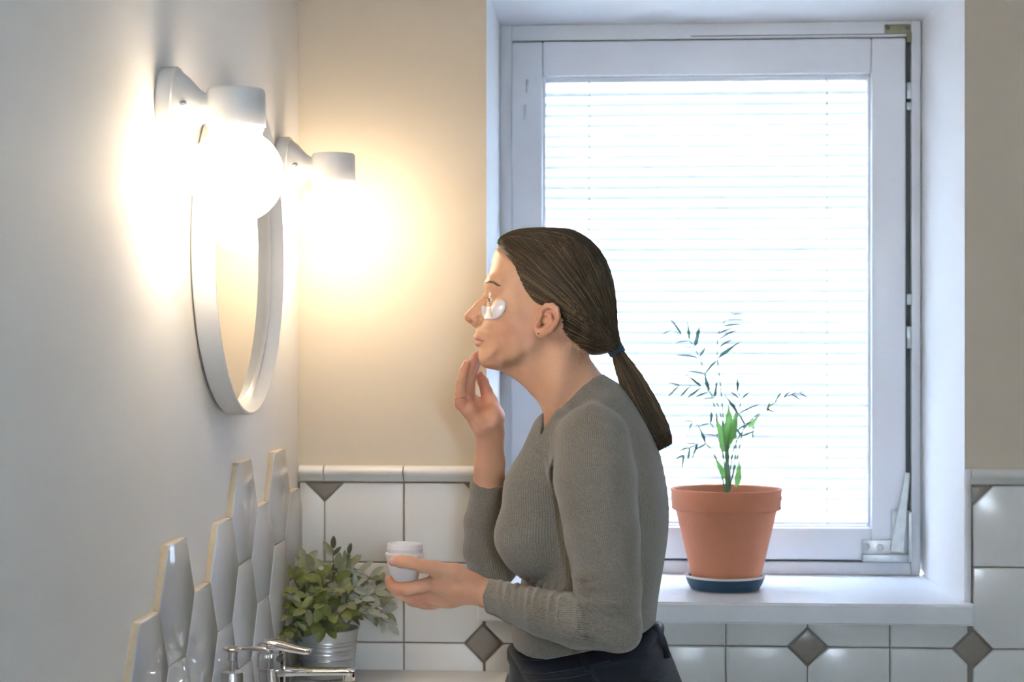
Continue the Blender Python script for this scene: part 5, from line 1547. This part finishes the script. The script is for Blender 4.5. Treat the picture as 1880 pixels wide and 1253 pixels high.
# ------------------------------------------------------------------ jeans and legs
JEANS = round_poly([(938, 1186), (1000, 1190), (1100, 1170), (1208, 1146), (1216, 1168), (1232, 1205), (1250, 1248), (1266, 1300), (1268, 1370), (1240, 1430), (1100, 1460), (960, 1420), (936, 1340), (936, 1260), (936, 1215)], 3)
JC = [(1070, 1170, 143, 118), (1080, 1250, 165, 125), (1090, 1350, 182, 130), (1100, 1430, 170, 110)]
lo, hi = bounds(915, 1290, 1135, 1900, -0.20, 0.20, 0.01)
lo[2] = 0.02
jv = Vol(lo, hi, 0.004)
jv.inflate(JEANS, JC, k=0.01)
for s in (-1, 1):
    pts = [(H(1100, 1400, 0).x, YC + s * 0.085, H(1100, 1400, 0).z, 0.092), (H(1085, 1500, 0).x, YC + s * 0.09, 0.48, 0.064), (H(1090, 1500, 0).x + 0.02, YC + s * 0.095, 0.30, 0.058), (H(1095, 1500, 0).x + 0.03, YC + s * 0.095, 0.07, 0.045)]
    for p, q2 in zip(pts, pts[1:]): jv.cap(p[:3], q2[:3], p[3], q2[3], 0.03)
jv.plane2d([(900, 1100), (905, 1180), (930, 1188), (940, 1192), (962, 1207), (1003, 1206), (1064, 1193), (1168, 1166), (1205, 1150), (1230, 1130), (1230, 1100)], 0.002, 's', -0.10)
# waistband, thicker than the denim below it
gx, gz = jv.ax[0][:, None], jv.ax[2][None, :]
band = [(H(u, v, -0.1).x, H(u, v, -0.1).z) for u, v in ((900, 1180), (940, 1190), (962, 1206), (1003, 1205), (1064, 1192), (1168, 1165), (1205, 1149), (1260, 1120), (1262, 1180), (1222, 1196), (1170, 1210), (1064, 1233), (1003, 1243), (962, 1243), (938, 1236), (900, 1230))]
bd = poly_sd(band, gx, gz)
jv.f -= (0.0022 * sstep(-0.002, 0.002, bd))[:, None, :].astype('f4')
jv.creases([([(1190, 1218), (1215, 1212), (1238, 1205)], 7, 3.0), ([(1165, 1235), (1205, 1228), (1246, 1228)], 8, 3.0), ([(1180, 1262), (1215, 1250), (1250, 1243)], 7, 2.5), ([(945, 1250), (980, 1262), (1040, 1262)], 6, 2.0)], YC - 0.30, YC + 0.3, -0.12)
jverts, jquads = jv.surface(1)
jeans = np_mesh('jeans', jverts, jquads, 'denim', person); jeans['label'] = 'dark blue jeans'
jb = BVHTree.FromPolygons([Vector(v) for v in jverts], [tuple(int(i) for i in f_) for f_ in jquads])
def on_jeans(u, v, lift):
    d = ray(u, v).normalized(); hit = jb.ray_cast(EYE + d * 2.2, d)
    if hit[0] is None:
        hit = jb.find_nearest(H(u, v, -0.05))
    return hit[0] + hit[1] * lift
def seam(pts, name='seam', r=0.0008, m='stitch'):
    path = [on_jeans(p.x, p.y, 0.0006) for p in smooth_path([Vector((u, v, 0)) for u, v in pts], 6)]
    return tube(name, path, r, m, jeans, 5)
seam([(940, 1197), (962, 1212), (1003, 1212), (1064, 1199)])
seam([(940, 1230), (962, 1237), (1003, 1237), (1064, 1228), (1120, 1214)])
seam([(1066, 1200), (1078, 1222), (1096, 1253), (1110, 1275)])
seam([(1070, 1199), (1082, 1221), (1100, 1252), (1114, 1274)])
seam([(985, 1250), (1040, 1246), (1082, 1238)])
seam([(1195, 1252), (1220, 1244), (1244, 1232)])
def loop_strip(pts, w, lift, name='belt_loop'):
    path = [on_jeans(u, v, lift) for u, v in pts]
    return tube(name, smooth_path(path, 3), w, 'denim', jeans, 8, 0.35, (0, -1, 0.001))
loop_strip([(1204, 1154), (1210, 1172), (1216, 1190), (1220, 1210)], 0.006, 0.004)
loop_strip([(1066, 1194), (1072, 1212), (1080, 1234)], 0.006, 0.002)
bp_ = H(943, 1208, -0.012)
o = lathe('button', bp_ + Vector((-0.004, -0.004, 0)), (-0.75, -0.66, 0), [(0.008, 0), (0.0085, 0.002), (0.0065, 0.0034), (0.003, 0.003), (0.001, 0.0032)], 'button', jeans, 20)
# bare feet
for s in (-1, 1):
    bm = bmesh.new()
    x0 = H(1095, 1500, 0).x + 0.03; y0 = YC + s * 0.095
    add_tube(bm, [(x0 + 0.03, y0, 0.028), (x0 + 0.01, y0, 0.034), (x0 - 0.05, y0, 0.036), (x0 - 0.11, y0 + s * 0.004, 0.028), (x0 - 0.17, y0 + s * 0.008, 0.019), (x0 - 0.20, y0 + s * 0.008, 0.014)], [0.024, 0.030, 0.034, 0.027, 0.0185, 0.010], 14)
    fo = bm_obj('foot', bm, 'skin', person, True)
    a = fo.data.color_attributes.new('tint', 'FLOAT_COLOR', 'POINT'); a.data.foreach_set('color', np.tile([0.6, 0.37, 0.26, 1.0], len(fo.data.vertices)).astype('f4'))

# ------------------------------------------------------------------ cosmetic jar in the hand
jc0, jc1 = H(742, 1069, JY), H(743.5, 998, JY)
jax = (jc1 - jc0); JL = jax.length
jar = empty('cosmetic_jar', jc0); tag(jar, 'small open white plastic cosmetic jar held in the near hand', 'jar')
kj = px(1, JY)
o = lathe('jar_body', jc0, jax, [(0.001, 0), (21 * kj, 0), (23.5 * kj, 0.001), (25 * kj, 0.003), (35.0 * kj, JL * 0.66), (36 * kj, JL * 0.70), (35.6 * kj, JL * 0.74), (34 * kj, JL * 0.76), (32.4 * kj, JL * 0.765), (32.4 * kj, JL * 0.83), (33.4 * kj, JL * 0.85), (33.4 * kj, JL * 0.88), (32.4 * kj, JL * 0.90), (32.4 * kj, JL * 0.96), (32.0 * kj, JL * 0.99), (31 * kj, JL), (30 * kj, JL * 0.985), (29.5 * kj, JL * 0.72), (22 * kj, JL * 0.2), (0.001, JL * 0.19)], 'jar', jar, 56, False, 50)
